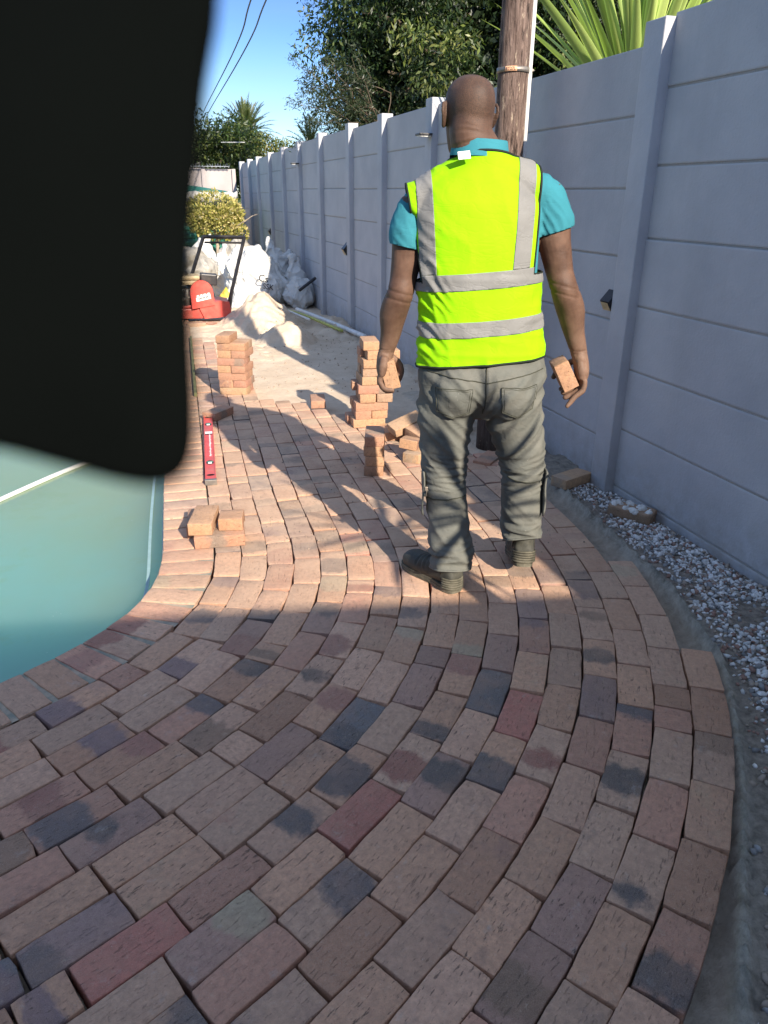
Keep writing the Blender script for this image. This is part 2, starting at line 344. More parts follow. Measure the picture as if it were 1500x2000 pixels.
def m_cloth(name, col, rough=0.85, weave=900, var=0.12, dirt=None, stain=None, sheen=0.0, foldb=0.0):
    m = Mat(name, col, rough, 0.15)
    nz = m.noise(6, None, 6, 0.65); c = m.mix(m.rng(nz, 0.3, 0.7), tuple(q * (1 - var) for q in col), tuple(min(1, q * (1 + var)) for q in col))
    if dirt: c = m.mix(m.rng(m.noise(9, m.mapv(m.obj(), loc=(4, 4, 4)), 8, 0.7), 0.46, 0.7, 0, dirt[3]), c, dirt[:3])
    if stain: c = m.mix(m.rng(m.noise(38, m.mapv(m.obj(), loc=(1, 4, 9)), 6, 0.75), 0.66, 0.72, 0, stain[3]), c, stain[:3])
    m.set('Base Color', c)
    if sheen: m.set('Sheen Weight', sheen)
    w = m.n('ShaderNodeTexWave', wave_type='BANDS'); m.put(w.inputs['Vector'], m.obj()); w.inputs['Scale'].default_value = weave / 6.28
    b = m.bump(m.noise(500, None, 3), 0.25, 0.0008)
    if foldb:
        cr_ = m.noise(16, m.mapv(m.obj(), (0.6, 0.6, 1.3), rot=(0, 0.5, 0)), 3, 0.5, 0.6)
        rid = m.math('ABSOLUTE', m.math('SUBTRACT', cr_, 0.5)); b = m.bump(m.rng(rid, 0.0, 0.05), foldb, 0.004, b)
        cr2 = m.noise(30, m.mapv(m.obj(), (0.9, 0.9, 0.7), rot=(0, -0.6, 0), loc=(5, 5, 5)), 2, 0.5, 0.4)
        rid2 = m.math('ABSOLUTE', m.math('SUBTRACT', cr2, 0.5)); m.bump(m.rng(rid2, 0.0, 0.03), foldb * 0.5, 0.003, b)
    return m.m
M['vest'] = m_cloth('fluorescent_yellow_cloth', (0.27, 0.60, 0.003), 0.8, foldb=0.16, var=0.05)
M['vest_in'] = M['vest']
M['reflect'] = m_cloth('grey_reflective_tape', (0.215, 0.21, 0.20), 0.55, foldb=0.22, var=0.12)
M['piping'] = m_cloth('black_piping', (0.02, 0.025, 0.02), 0.8)
M['shirt'] = m_cloth('teal_cotton', (0.04, 0.205, 0.25), 0.9, foldb=0.15, var=0.08)
M['jeans'] = m_cloth('grey_work_denim', (0.125, 0.127, 0.112), 0.95, dirt=(0.185, 0.175, 0.150, 0.6), stain=(0.42, 0.40, 0.36, 0.45), foldb=0.2, var=0.18)
M['stitch'] = m_cloth('dark_stitching', (0.06, 0.06, 0.045), 0.95)
M['boot'] = m_cloth('dusty_black_leather', (0.05, 0.05, 0.043), 0.6, dirt=(0.16, 0.15, 0.12, 0.5), var=0.2)
M['sole'] = m_cloth('dusty_rubber', (0.085, 0.08, 0.06), 0.9, dirt=(0.27, 0.24, 0.18, 0.7), var=0.2)
def m_skin():
    m = Mat('skin', rough=0.42, spec=0.32)
    a = m.noise(14, None, 5, 0.6); c = m.mix(m.rng(a, 0.35, 0.65), (0.078, 0.040, 0.026), (0.145, 0.080, 0.053))
    z = m.sep(m.obj())
    # stubble on the crown
    st = m.noise(420, None, 2); hz = m.rng(z[2], 1.61, 1.68); c = m.mix(m.math('MULTIPLY', hz, m.rng(st, 0.40, 0.62, 0.15, 0.75)), c, (0.03, 0.022, 0.018))
    du = m.noise(20, m.mapv(m.obj(), (1, 1, 0.6), loc=(2, 3, 5)), 6, 0.7); dz = m.rng(z[2], 1.12, 0.92)
    c = m.mix(m.math('MULTIPLY', dz, m.rng(du, 0.35, 0.65, 0.15, 0.6)), c, (0.27, 0.17, 0.12))
    m.set('Base Color', c); m.set('Subsurface Weight', 0.06); m.set('Subsurface Radius', (0.02, 0.008, 0.005))
    m.set('Roughness', m.rng(a, 0.3, 0.7, 0.56, 0.74))
    b0 = m.bump(m.noise(240, None, 4), 0.25, 0.0015); m.bump(m.math('ABSOLUTE', m.math('SUBTRACT', m.noise(34, m.mapv(m.obj(), (0.5, 0.5, 1.6)), 3, 0.5, 0.5), 0.5)), 0.35, 0.004, b0); return m.m
M['skin'] = m_skin()
def m_bag():
    m = Mat('woven_sack', (0.6, 0.58, 0.52), 0.65, 0.3)
    c = m.mix(m.rng(m.noise(3, None, 6, 0.7), 0.55, 0.75, 0, 0.5), (0.60, 0.59, 0.56), (0.40, 0.35, 0.27)); m.set('Base Color', c)
    cr_ = m.noise(5, None, 4, 0.55, 0.8); rid = m.math('ABSOLUTE', m.math('SUBTRACT', cr_, 0.5)); m.bump(m.rng(rid, 0, 0.06), 0.45, 0.02); return m.m
M['bag'] = m_bag()
# ------------------------------------------------------------------ curves that lay out the pool edge and the paving
def resample(P, step, closed=False):
    P = np.array(P, float)
    if closed: P = np.vstack([P, P[:1]])
    d = np.r_[0, np.cumsum(np.linalg.norm(np.diff(P, axis=0), axis=1))]
    n = max(2, int(round(d[-1] / step)) + (0 if closed else 1)); t = np.linspace(0, d[-1], n, endpoint=not closed)
    return np.c_[np.interp(t, d, P[:, 0]), np.interp(t, d, P[:, 1])], t
# outer edge of the coping, walked from the far end of the pool to the corner and on to the left
ctrl = [(-2.60, 10.0), (-2.10, 8.13), (-1.49, 5.78), (-1.13, 4.40), (-0.95, 3.70), (-0.815, 3.20), (-0.735, 2.90), (-0.700, 2.63), (-0.735, 2.36),
        (-0.830, 2.13), (-0.965, 1.93), (-1.125, 1.745), (-1.33, 1.55), (-1.60, 1.34), (-1.95, 1.13), (-2.4, 0.93), (-2.9, 0.8), (-3.4, 0.75)]
cc = np.array(catmull(ctrl, 12)); base, _ = resample(cc, 0.01)
for _ in range(200): base[1:-1] = 0.5 * base[1:-1] + 0.25 * (base[:-2] + base[2:])
def offset_curve(C, d):
    T = np.gradient(C, axis=0); T /= np.linalg.norm(T, axis=1)[:, None]
    Nn = np.c_[-T[:, 1], T[:, 0]]   # left of travel; travel is towards the camera, so left = +x side (away from the pool)
    return C + Nn * d, T, Nn
rest = [(-4.2, 0.85), (-5.0, 1.4), (-5.5, 2.4), (-5.7, 4.0), (-5.9, 6.5), (-5.9, 9.0), (-5.6, 10.6), (-4.9, 11.4), (-3.9, 11.5), (-3.1, 11.0)]
loop_out = np.array(catmull([tuple(base[-1])] + rest + [tuple(base[0])], 14))[1:-1]
loop_out = np.vstack([base, loop_out]); loop_out, _ = resample(loop_out, 0.02, True)
def ring_off(C, d):
    T = np.roll(C, -1, 0) - np.roll(C, 1, 0); T /= np.linalg.norm(T, axis=1)[:, None]; return C + np.c_[-T[:, 1], T[:, 0]] * d
for _ in range(12): loop_out = 0.5 * loop_out + 0.25 * (np.roll(loop_out, 1, 0) + np.roll(loop_out, -1, 0))
pool_edge = ring_off(loop_out, -0.226)
def inside(poly, X, Y):
    r = np.zeros(X.shape, bool); n = len(poly); j = n - 1
    for i in range(n):
        xi, yi = poly[i]; xj, yj = poly[j]
        if yi != yj:
            m = ((yi > Y) != (yj > Y)) & (X < (xj - xi) * (Y - yi) / (yj - yi) + xi); r ^= m
        j = i
    return r
WA = np.array([1.139, 3.877]); WD = np.array([-0.2962, 0.9551]); WN = np.array([-0.9551, -0.2962])   # wall: origin, direction away, normal towards the garden

# ------------------------------------------------------------------ ground: one sheet to the horizon, modelled finely where work goes on
def axis(lo, hi, fine, ext):
    a = list(np.arange(lo, hi + 1e-6, fine)); s = fine; x = lo; L = []
    while x > -ext: s *= 1.35; x -= s; L.append(x)
    s = fine; x = hi; H = []
    while x < ext: s *= 1.35; x += s; H.append(x)
    return np.array(L[::-1] + a + H)
gx = axis(-2.75, 1.75, 0.022, 400); gy = axis(0.6, 11.2, 0.022, 700)
GX, GY = np.meshgrid(gx, gy); rng_ = np.random.default_rng(5)
def vnoise(X, Y, sc, seed, octs=4):
    out = np.zeros(X.shape); amp = 1.0; tot = 0
    for o in range(octs):
        r = np.random.default_rng(seed + o); G = r.random((128, 128)); x = X * sc * 2 ** o + 37.3 * o; y = Y * sc * 2 ** o + 11.7 * o
        xi = np.floor(x).astype(int); yi = np.floor(y).astype(int); fx = x - xi; fy = y - yi; fx = fx * fx * (3 - 2 * fx); fy = fy * fy * (3 - 2 * fy)
        g = lambda a, b: G[a % 128, b % 128]
        out += amp * ((g(xi, yi) * (1 - fx) + g(xi + 1, yi) * fx) * (1 - fy) + (g(xi, yi + 1) * (1 - fx) + g(xi + 1, yi + 1) * fx) * fy); tot += amp; amp *= 0.5
    return out / tot
near = (np.abs(GX) < 30) & (GY < 60)
n1 = vnoise(GX, GY, 3.0, 11); n2 = vnoise(GX, GY, 14.0, 31, 3)
Z = -0.060 + 0.010 * (n1 - 0.5) + 0.006 * (n2 - 0.5)
# kerb ridge (rough concrete haunch) and channel between the paving and the gravel
K = np.array(catmull([(0.56, 0.55), (0.665, 0.85), (0.770, 1.10), (0.868, 1.33), (0.975, 1.58), (1.070, 1.86), (1.14, 2.10), (1.165, 2.35), (1.155, 2.60), (1.125, 2.88), (1.08, 3.12), (1.03, 3.42), (0.965, 3.76), (0.87, 4.10)], 8))
K, _ = resample(K, 0.02)
def sdist(K, X, Y):
    D = np.full(X.shape, 1e9); S = np.zeros(X.shape)
    T = np.gradient(K, axis=0)
    for i in range(len(K)):
        dx = X - K[i, 0]; dy = Y - K[i, 1]; d = dx * dx + dy * dy; m = d < D
        D = np.where(m, d, D); S = np.where(m, np.sign(dx * T[i, 1] - dy * T[i, 0]), S)
    return np.sqrt(D) * S
win = (GX > 0.2) & (GX < 2.6) & (GY > 0.2) & (GY < 4.9)
kd = np.full(GX.shape, -9.0); kd[win] = sdist(K, GX[win], GY[win])
WPd = (GX - WA[0]) * WN[0] + (GY - WA[1]) * WN[1]     # distance in front of the wall
kh = (0.060 * np.exp(-((kd - 0.010) / 0.017) ** 2) * (0.55 + 0.8 * vnoise(GX, GY, 9, 71)) + 0.012 * (vnoise(GX, GY, 26, 75, 3) - 0.5) * (np.abs(kd) < 0.15)) * (GY < 4.15)
chan = np.exp(-((kd + 0.075) / 0.05) ** 2)
Z = np.where(win, Z + kh - 0.022 * chan * (GY < 4.2) + 0.012 * (n2 - 0.5) * (kd > -0.2), Z)
grav = (kd > 0.03) & (WPd > -0.3); Z = np.where(grav, np.maximum(Z, -0.035 + 0.012 * (n1 - 0.5)) , Z)
soil = np.where(kd > 0.02, 1.0, 0.0); cem = (0.95 * np.exp(-((kd - 0.01) / 0.028) ** 2) + 0.30 * np.exp(-((kd + 0.08) / 0.07) ** 2)) * (n1 * 0.6 + 0.6); soil = np.maximum(soil, 0.75 * np.exp(-((kd + 0.07) / 0.08) ** 2))
cem = np.clip(cem, 0, 1) * (GY < 4.3)
far_ = (WPd < 0.33) & (WPd > -0.5) & (GY > 4.0) & (GY < 9.5); Z = np.where(far_, Z + 0.03 * np.clip((0.33 - WPd) / 0.2, 0, 1) * (0.3 + 1.3 * n2) * (n1 > 0.42), Z)
cem = np.where(far_ & (GY < 6), 0.55 * n1 + 0.1, cem)
# heaps of sand
def heap(cx, cy, rx, ry, h, ang, p=1.5, seed=0, am=0.28):
    c, s = math.cos(ang), math.sin(ang); dx = GX - cx; dy = GY - cy; u = (dx * c + dy * s) / rx; v = (-dx * s + dy * c) / ry
    r = np.sqrt(u * u + v * v) + am * (vnoise(GX, GY, 3.3, 90 + seed) - 0.5) + 0.22 * (vnoise(GX, GY, 11, 95 + seed, 3) - 0.5)
    return h * np.clip(1 - r, 0, 1) ** (1 / p) * (0.85 + 0.3 * vnoise(GX, GY, 9, 60 + seed))
Z += heap(-1.52, 9.35, 0.50, 0.75, 0.40, 0.2, 1.05, 1) + heap(-1.08, 8.30, 0.34, 0.40, 0.24, 0.1, 1.1, 2) + heap(-1.85, 10.2, 0.7, 0.5, 0.12, 0.0, 1.2, 3)
Z += heap(-0.62, 9.15, 0.26, 0.7, 0.10, 0.2, 1.3, 4) + heap(-2.2, 9.1, 1.2, 0.9, 0.05, 0, 1, 5, 0.9)
Z += (heap(-1.6, 8.0, 1.2, 0.9, 0.022, 0, 2, 6, 0.9)) * (n2 > 0.3)
pin = near & inside(ring_off(loop_out, -0.13), GX, GY); Z = np.where(pin, -1.5, Z)
kerbz = np.clip((GX - 6) / 3, 0, 1)
lawn = np.where((GX < -7.5) | (WPd < -0.6) | (GY > 40), 1.0, 0.0); Z = np.where(near, Z, -0.06)
ny_, nx_ = GX.shape; idx = np.arange(nx_ * ny_).reshape(ny_, nx_)
F = np.stack([idx[:-1, :-1].ravel(), idx[:-1, 1:].ravel(), idx[1:, 1:].ravel(), idx[1:, :-1].ravel()], 1)
me = mesh('ground', np.stack([GX.ravel(), GY.ravel(), Z.ravel()], 1), F, True, {'soil': soil.ravel(), 'cem': cem.ravel(), 'lawn': lawn.ravel()})
link('ground', me, M['ground'], kind='structure')
def gz(x, y):
    i = min(max(np.searchsorted(gx, x) - 1, 0), nx_ - 2); j = min(max(np.searchsorted(gy, y) - 1, 0), ny_ - 2); return float(Z[j, i])

# ------------------------------------------------------------------ bricks
BL, BW, BT = 0.220, 0.106, 0.056
def brick_template(nx, ny, nz, r, L=BL, W=BW, T=BT, bottom=True):
    def ax(h, n): return sorted(set([-h, -h + r * 0.35, -h + r] + list(np.linspace(-h + r, h - r, n)) + [h - r, h - r * 0.35, h]))
    A = [ax(L / 2, nx), ax(W / 2, ny), ax(T / 2, nz)]; key = {}; V = []; F = []
    def vid(i, j, k):
        if (i, j, k) not in key: key[(i, j, k)] = len(V); V.append((A[0][i], A[1][j], A[2][k]))
        return key[(i, j, k)]
    n = [len(a) - 1 for a in A]
    for k, fl in ((n[2], False), (0, True)):
        if k == 0 and not bottom: continue
        for i in range(n[0]):
            for j in range(n[1]):
                q = [vid(i, j, k), vid(i + 1, j, k), vid(i + 1, j + 1, k), vid(i, j + 1, k)]; F.append(q[::-1] if fl else q)
    for j, fl in ((0, False), (n[1], True)):
        for i in range(n[0]):
            for k in range(n[2]):
                q = [vid(i, j, k), vid(i + 1, j, k), vid(i + 1, j, k + 1), vid(i, j, k + 1)]; F.append(q[::-1] if fl else q)
    for i, fl in ((0, True), (n[0], False)):
        for j in range(n[1]):
            for k in range(n[2]):
                q = [vid(i, j, k), vid(i, j + 1, k), vid(i, j + 1, k + 1), vid(i, j, k + 1)]; F.append(q[::-1] if fl else q)
    V = np.array(V); h = np.array([L / 2, W / 2, T / 2]) - r; q = np.clip(V, -h, h); d = V - q; ln = np.linalg.norm(d, axis=1)
    edge = (np.abs(d) > 1e-9).sum(1) >= 2; dn = d / np.maximum(ln, 1e-9)[:, None]; V = np.where(edge[:, None], q + dn * np.minimum(ln, r)[:, None], V)
    return V, np.array(F)
def worn(V, rs, L=BL, W=BW, T=BT, am=0.0012):
    # slightly irregular faces, softly chipped arrises
    o = V.copy(); ph = rs.random(12) * 6.28; fr = 20 + rs.random(12) * 45
    s = np.sin(V[:, 0] * fr[0] + ph[0]) + np.sin(V[:, 0] * fr[1] * 2 + V[:, 2] * 60 + ph[1]); o[:, 1] += am * 0.55 * s * np.sign(V[:, 1])
    s = np.sin(V[:, 1] * fr[2] + ph[2]) + np.sin(V[:, 1] * fr[3] * 2.3 + V[:, 2] * 50 + ph[3]); o[:, 0] += am * 0.6 * s * np.sign(V[:, 0])
    o[:, 2] += am * 0.4 * (np.sin(V[:, 0] * fr[4] * .5 + V[:, 1] * fr[5] * .5 + ph[4])) * np.sign(V[:, 2])
    near_ = (np.abs(V[:, 0]) > L / 2 - 0.006) & (np.abs(V[:, 1]) > W / 2 - 0.006)
    for c in range(4):
        sx, sy = (1, 1, -1, -1)[c], (1, -1, 1, -1)[c]; m = near_ & (np.sign(V[:, 0]) == sx) & (np.sign(V[:, 1]) == sy)
        k = rs.random() ** 3 * 0.004; o[m, 0] -= sx * k; o[m, 1] -= sy * k * 0.8; o[m, 2] -= np.sign(V[m, 2]) * k * 0.25
    return o
PAL = [((0.38, 0.205, 0.125), 26), ((0.35, 0.21, 0.14), 18), ((0.41, 0.235, 0.155), 16), ((0.34, 0.165, 0.11), 12), ((0.24, 0.135, 0.105), 7), ((0.27, 0.135, 0.08), 8), ((0.30, 0.10, 0.075), 4), ((0.19, 0.12, 0.11), 4), ((0.055, 0.065, 0.078), 3.5)]
PW = np.array([p[1] for p in PAL], float); PW /= PW.sum()
ALT = [(0.035, 0.048, 0.065), (0.03, 0.04, 0.05), (0.05, 0.06, 0.08), (0.30, 0.09, 0.07), (0.15, 0.10, 0.12), (0.36, 0.29, 0.19), (0.33, 0.13, 0.10), (0.20, 0.12, 0.08)]
def brick_attrs(rs, n, bright=1.0):
    c = np.array(PAL[rs.choice(len(PAL), p=PW)][0]) * (1.30 + 0.55 * rs.random()) * bright
    a = np.array(ALT[rs.integers(len(ALT))]) * (0.9 + 0.4 * rs.random())
    r = 0.0 if rs.random() < 0.60 else 0.035 + 0.045 * rs.random()
    par = np.array([(rs.random() - 0.5) * 0.22, (rs.random() - 0.5) * 0.08, r - (0.0 if r else 0.2)])
    return np.tile(c, (n, 1)), np.tile(a, (n, 1)), np.tile(par, (n, 1))
class Bricks:
    def __init__(s): s.V = []; s.F = []; s.a = {'loc': [], 'bcol': [], 'acol': [], 'par': []}; s.n = 0
    def add(s, T, Mx, rs, L=BL, W=BW, cols=None, am=0.0012, bright=1.0):
        V0, F0 = T; V = worn(V0, rs, am=am); V[:, 0] *= L / BL; V[:, 1] *= W / BW
        n = len(V); c, a, p = cols(n) if cols else brick_attrs(rs, n, bright)
        loc = V0.copy(); loc[:, 2] += rs.random() * 50
        P = V @ np.array(Mx.to_3x3()).T + np.array(Mx.translation)
        s.V.append(P); s.F.append(F0 + s.n); s.n += n
        for k, v in zip(('loc', 'bcol', 'acol', 'par'), (loc, c, a, p)): s.a[k].append(v)
    def mesh(s, name):
        me = mesh(name, np.vstack(s.V), np.vstack(s.F), False, {k: np.vstack(v) for k, v in s.a.items()})
        return me
TP = brick_template(7, 4, 1, 0.0032, bottom=False); TS = brick_template(5, 3, 2, 0.0035)
def fix_smooth(me, deg=38):
    try: me.set_sharp_from_angle(angle=R_(deg))
    except Exception: pass
rs = np.random.default_rng(42); PB = Bricks(); PITCHR = 0.1082
far_end = [8.15, 7.9, 6.4, 6.13, 5.56, 5.52, 5.46, 5.28, 5.15, 5.0, 4.92, 4.80, 4.62, 4.44, 4.30, 2.86, 2.20]
for k in range(17):
    pit = np.interp(base[:, 1], [1.0, 1.9, 2.5, 3.1], [0.1055, 0.1078, 0.1108, 0.1128]); C, T, Nn = offset_curve(base, ((k + 0.5) * pit)[:, None])
    d = np.r_[0, np.cumsum(np.linalg.norm(np.diff(C, axis=0), axis=1))]
    ye = far_end[k]; i0 = np.argmax(C[:, 1] < ye); s = d[i0]; first = True; s += 0
    i_end = len(C) - 1
    while True:
        L = 0.222
        if rs.random() < 0.05: L = 0.11
        if k == 0 and rs.random() < 0.03: L = 0.16
        if s + L > d[-1]: break
        sm = s + L / 2; x = np.interp(sm, d, C[:, 0]); y = np.interp(sm, d, C[:, 1])
        if x < -2.1 or y < 0.25: break
        a0 = np.array([np.interp(s, d, C[:, 0]), np.interp(s, d, C[:, 1])]); a1 = np.array([np.interp(s + L, d, C[:, 0]), np.interp(s + L, d, C[:, 1])])
        ang = math.atan2(a1[1] - a0[1], a1[0] - a0[0]) + rs.normal() * 0.010
        Mx = Matrix.Translation((x + rs.normal() * .0012, y + rs.normal() * .0012, -BT / 2 + rs.normal() * 0.0013)) @ Euler((rs.normal() * 0.007, rs.normal() * 0.005, ang)).to_matrix().to_4x4()
        PB.add(TP, Mx, rs, L=L - 0.002 - 0.003 * rs.random(), W=float(np.interp(s, d, pit)) - 0.0028 - 0.002 * rs.random(), bright=1.0)
        s += L + 0.0015 + 0.004 * rs.random() ** 2
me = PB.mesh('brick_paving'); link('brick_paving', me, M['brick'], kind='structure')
# coping: bricks laid end-on to the water in mortar
CB = Bricks(); co_mid = ring_off(loop_out, -0.113); d = np.r_[0, np.cumsum(np.linalg.norm(np.diff(np.vstack([co_mid, co_mid[:1]]), axis=0), axis=1))]
cmx = np.vstack([co_mid, co_mid[:1]]); s = 0.0
while s < d[-1] - 0.1:
    w = 0.106; x = np.interp(s + w / 2, d, cmx[:, 0]); y = np.interp(s + w / 2, d, cmx[:, 1])
    x0, y0 = np.interp(s, d, cmx[:, 0]), np.interp(s, d, cmx[:, 1]); x1, y1 = np.interp(s + w, d, cmx[:, 0]), np.interp(s + w, d, cmx[:, 1])
    ang = math.atan2(y1 - y0, x1 - x0) + math.pi / 2 + rs.normal() * 0.006
    Mx = Matrix.Translation((x, y, -BT / 2 + 0.001 + rs.normal() * 0.0006)) @ Euler((0, 0, ang)).to_matrix().to_4x4()
    CB.add(TP, Mx, rs, L=0.216, W=0.104, bright=1.08); s += w + 0.013
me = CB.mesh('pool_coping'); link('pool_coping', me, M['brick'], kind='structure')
# mortar bed under and between the coping bricks
def strip(A, B, za, zb, name, m, **k):
    n = len(A); V = [(a[0], a[1], za) for a in A] + [(b[0], b[1], zb) for b in B]
    return link(name, mesh(name, V, np.array([(i, (i + 1) % n, n + (i + 1) % n, n + i) for i in range(n)]), True), m, **k)
mm = Mat('mortar', (0.5, 0.42, 0.33), 0.95, 0.1); mm.set('Base Color', mm.mix(mm.rng(mm.noise(20, None, 6), 0.35, 0.65), (0.22, 0.23, 0.19), (0.46, 0.36, 0.27))); mm.bump(mm.noise(140, None, 5), 0.7, 0.004); M['mortar'] = mm.m
strip(ring_off(loop_out, -0.003), ring_off(loop_out, -0.222), -0.0045, -0.0045, 'coping_mortar', M['mortar'], kind='structure')
strip(ring_off(loop_out, -0.222), ring_off(loop_out, -0.216), -0.0045, -0.075, 'coping_face', M['mortar'], kind='structure')
# pool shell, lip and water
strip(ring_off(loop_out, -0.214), ring_off(loop_out, -0.214), -0.07, -1.5, 'pool_wall', M['poolwall'], kind='structure')
pl = ring_off(loop_out, -0.2142); n = len(pl); lipmb = MB()
pl2 = ring_off(loop_out, -0.240); pl3 = ring_off(loop_out, -0.238); la, lb = ring_off(loop_out, -0.292), ring_off(loop_out, -0.306)
V = [(p[0], p[1], -0.128) for p in pl] + [(p[0], p[1], -0.126) for p in pl2] + [(p[0], p[1], -0.145) for p in pl3]
link('pool_lip', mesh('pool_lip', V, [(i, (i + 1) % n, n + (i + 1) % n, n + i) for i in range(n)] + [(n + i, n + (i + 1) % n, 2 * n + (i + 1) % n, 2 * n + i) for i in range(n)], True), M['poollip'], kind='structure')
strip(la, lb, -0.1335, -0.1335, 'pool_waterline', M['poollip'], kind='structure')
wp = resample(ring_off(loop_out, -0.20), 0.1, True)[0]; bm = bmesh.new(); vs = [bm.verts.new((p[0], p[1], -0.135)) for p in wp]; f = bm.faces.new(vs)
if f.normal.z < 0: f.normal_flip()
me = bpy.data.meshes.new('pool_water'); bm.normal_update(); bmesh.ops.triangulate(bm, faces=bm.faces); bm.to_mesh(me); bm.free(); link('pool_water', me, M['water'], kind='structure')

# ------------------------------------------------------------------ gravel by the wall: white and grey chips, one loose mass
ico = bmesh.new(); bmesh.ops.create_icosphere(ico, subdivisions=1, radius=1.0); IV = np.array([v.co for v in ico.verts]); IF = np.array([[v.index for v in f.verts] for f in ico.faces]); ico.free()
rg = np.random.default_rng(9); GV = []; GF = []; GC = []; nb = 0
cand = rg.random((54000, 2)) * [1.4, 4.3] + [0.65, 0.6]
kdc = sdist(K, cand[:, 0], cand[:, 1]); wdc = (cand[:, 0] - WA[0]) * WN[0] + (cand[:, 1] - WA[1]) * WN[1]
dens = vnoise(cand[:, 0], cand[:, 1], 4.0, 55, 3)
for (x, y), k_, w_, dn in zip(cand, kdc, wdc, dens):
    if y > 3.95 or w_ < -0.04: continue
    band = k_ - 0.026
    if band < 0: 
        if rg.random() > 0.012 or k_ < -0.12: continue
    p = np.clip(band / 0.11, 0.03, 1) * np.clip((dn - 0.22) / 0.12, 0.1, 1) * 0.85
    if y < 1.9: p *= np.clip((band - (1.9 - y) * 0.03) / 0.10, 0.35, 1)
    if rg.random() > p * (1.0 if y > 1.5 else 0.8): continue
    s_ = 0.0052 + 0.0075 * rg.random() ** 1.8; sh = s_ * np.array([1 + .5 * rg.random(), 0.9, 0.55 + .35 * rg.random()])
    V = IV * (0.6 + 0.75 * rg.random((len(IV), 1))) * sh; E = Euler((rg.normal() * .5, rg.normal() * .5, rg.random() * 6.3)).to_matrix(); V = V @ np.array(E).T
    V += [x, y, max(gz(x, y), -0.05) + s_ * (0.25 + 0.5 * rg.random() * (p > .6))]
    t = rg.random(); g = 0.62 + 0.25 * rg.random()
    c = (g, g * .98, g * .95) if t < .52 else ((.20 + .12 * rg.random(),) * 3 if t < .72 else ((.38, .31, .25) if t < .88 else (.30, .17, .13)))
    GV.append(V); GF.append(IF + nb); nb += len(IV); GC.append(np.tile(np.array(c) * (0.85 + .25 * rg.random()), (len(IV), 1)))
gm = Mat('gravel_chips', rough=0.85, spec=0.25); gm.set('Base Color', gm.mix(gm.rng(gm.noise(120, None, 4), 0.3, 0.7, 0, 0.35), gm.attr('col'), (0.2, 0.18, 0.16))); M['gravel'] = gm.m
link('gravel', mesh('gravel', np.vstack(GV), np.vstack(GF), False, {'col': np.vstack(GC)}), M['gravel'], kind='stuff', label='white and grey stone chips strewn along the foot of the grey wall', cat='gravel')
# crumbs of sand and mortar scattered on the working area
GV = []; GF = []; nb = 0
for _ in range(2600):
    if rg.random() < 0.6: x, y = -1.7 + 2.0 * rg.random(), 6.0 + 4.5 * rg.random()
    else: x, y = -0.6 + 1.7 * rg.random(), 2.9 + 1.8 * rg.random()
    if inside(ring_off(loop_out, 0.05), np.array([x]), np.array([y]))[0]: continue
    if (x - WA[0]) * WN[0] + (y - WA[1]) * WN[1] < 0.05: continue
    s_ = 0.002 + 0.007 * rg.random() ** 4; on = y < 4.6 or (y < 6 and x < -0.6)
    if on: s_ *= 0.5
    V = IV * (0.7 + .6 * rg.random((len(IV), 1))) * s_ + [x, y, (0.001 if on else gz(x, y)) + s_ * .4]; GV.append(V); GF.append(IF + nb); nb += len(IV)
M['crumb'] = simple('mortar_crumbs', (0.36, 0.27, 0.2), 0.95)
link('sand_crumbs', mesh('sand_crumbs', np.vstack(GV), np.vstack(GF), False), M['crumb'], kind='stuff', label='small crumbs of dry mortar and sand scattered on the bedding', cat='crumbs')

# ------------------------------------------------------------------ precast boundary wall
def wall(name, A, D, Nn, posts, tops, ground, label, mat, post_h=0.035, cat='wall', pw=0.145, seed=1, slab=0.312, base_z=-0.12):
    rw = random.Random(seed); ang = math.atan2(D[1], D[0]); root = empty(name, (A[0], A[1], 0), ang, label=label, cat=cat)
    # local frame: +x along the wall, +y = left of it; the seen face looks towards -y or +y
    side = 1 if (-D[1] * Nn[0] + D[0] * Nn[1]) > 0 else -1
    for i, s in enumerate(posts):
        mb = MB(); zt = tops[min(i, len(tops) - 1)] + post_h + (0.04 if i == 6 else 0)
        mb.box((s, -side * 0.055, (zt + base_z) / 2), (pw, 0.11, zt - base_z), bev=0.006); mb.build('post', mat, root, True)
    for i in range(len(posts) - 1):
        a, b = posts[i] + pw / 2 - 0.01, posts[i + 1] - pw / 2 + 0.01; zt = tops[i]; mb = MB(); z = zt; k = 0; jm = MB()
        while z > base_z:
            h = slab * (0.92 if k == 0 else 1.0); zb = max(z - h, base_z); yo = -side * (0.075 + rw.uniform(-0.003, 0.003))
            mb.box(((a + b) / 2, yo, (z + zb) / 2), (b - a, 0.045, z - zb - 0.008), (rw.uniform(-.008, .008), 0, 0), bev=0.007); 
            if zb > base_z: jm.box(((a + b) / 2, yo + side * 0.0, zb - 0.0), (b - a - 0.004, 0.036, 0.02), (0, rw.uniform(-.002, .002), 0))
            z = zb; k += 1
        p = mb.build('panel', mat, root, True)
        for q in p.data.polygons: q.use_smooth = False
        if jm.V: jm.build('mortar_joint', M['joint'], p)
    return root
ps = [-8.48, -7.08, -5.68, -4.28, -2.88, -1.48, -0.085, 1.33, 2.74, 4.06, 5.28, 6.74, 8.10, 9.42, 10.73, 12.17, 13.38, 14.70]
tp = [2.17, 2.17, 2.17, 2.17, 2.17, 2.17, 2.075, 2.085, 2.09, 2.09, 2.10, 2.10, 2.08, 2.07, 2.05, 2.04, 2.04]
side_wall = wall('boundary_wall', WA, WD, WN, ps, tp, 0, 'long grey painted precast wall of stacked slabs and posts on the right', M['paint'])
def wp_(s, d=0.0, z=0.0): p = WA + WD * s + WN * d; return Vector((p[0], p[1], z))
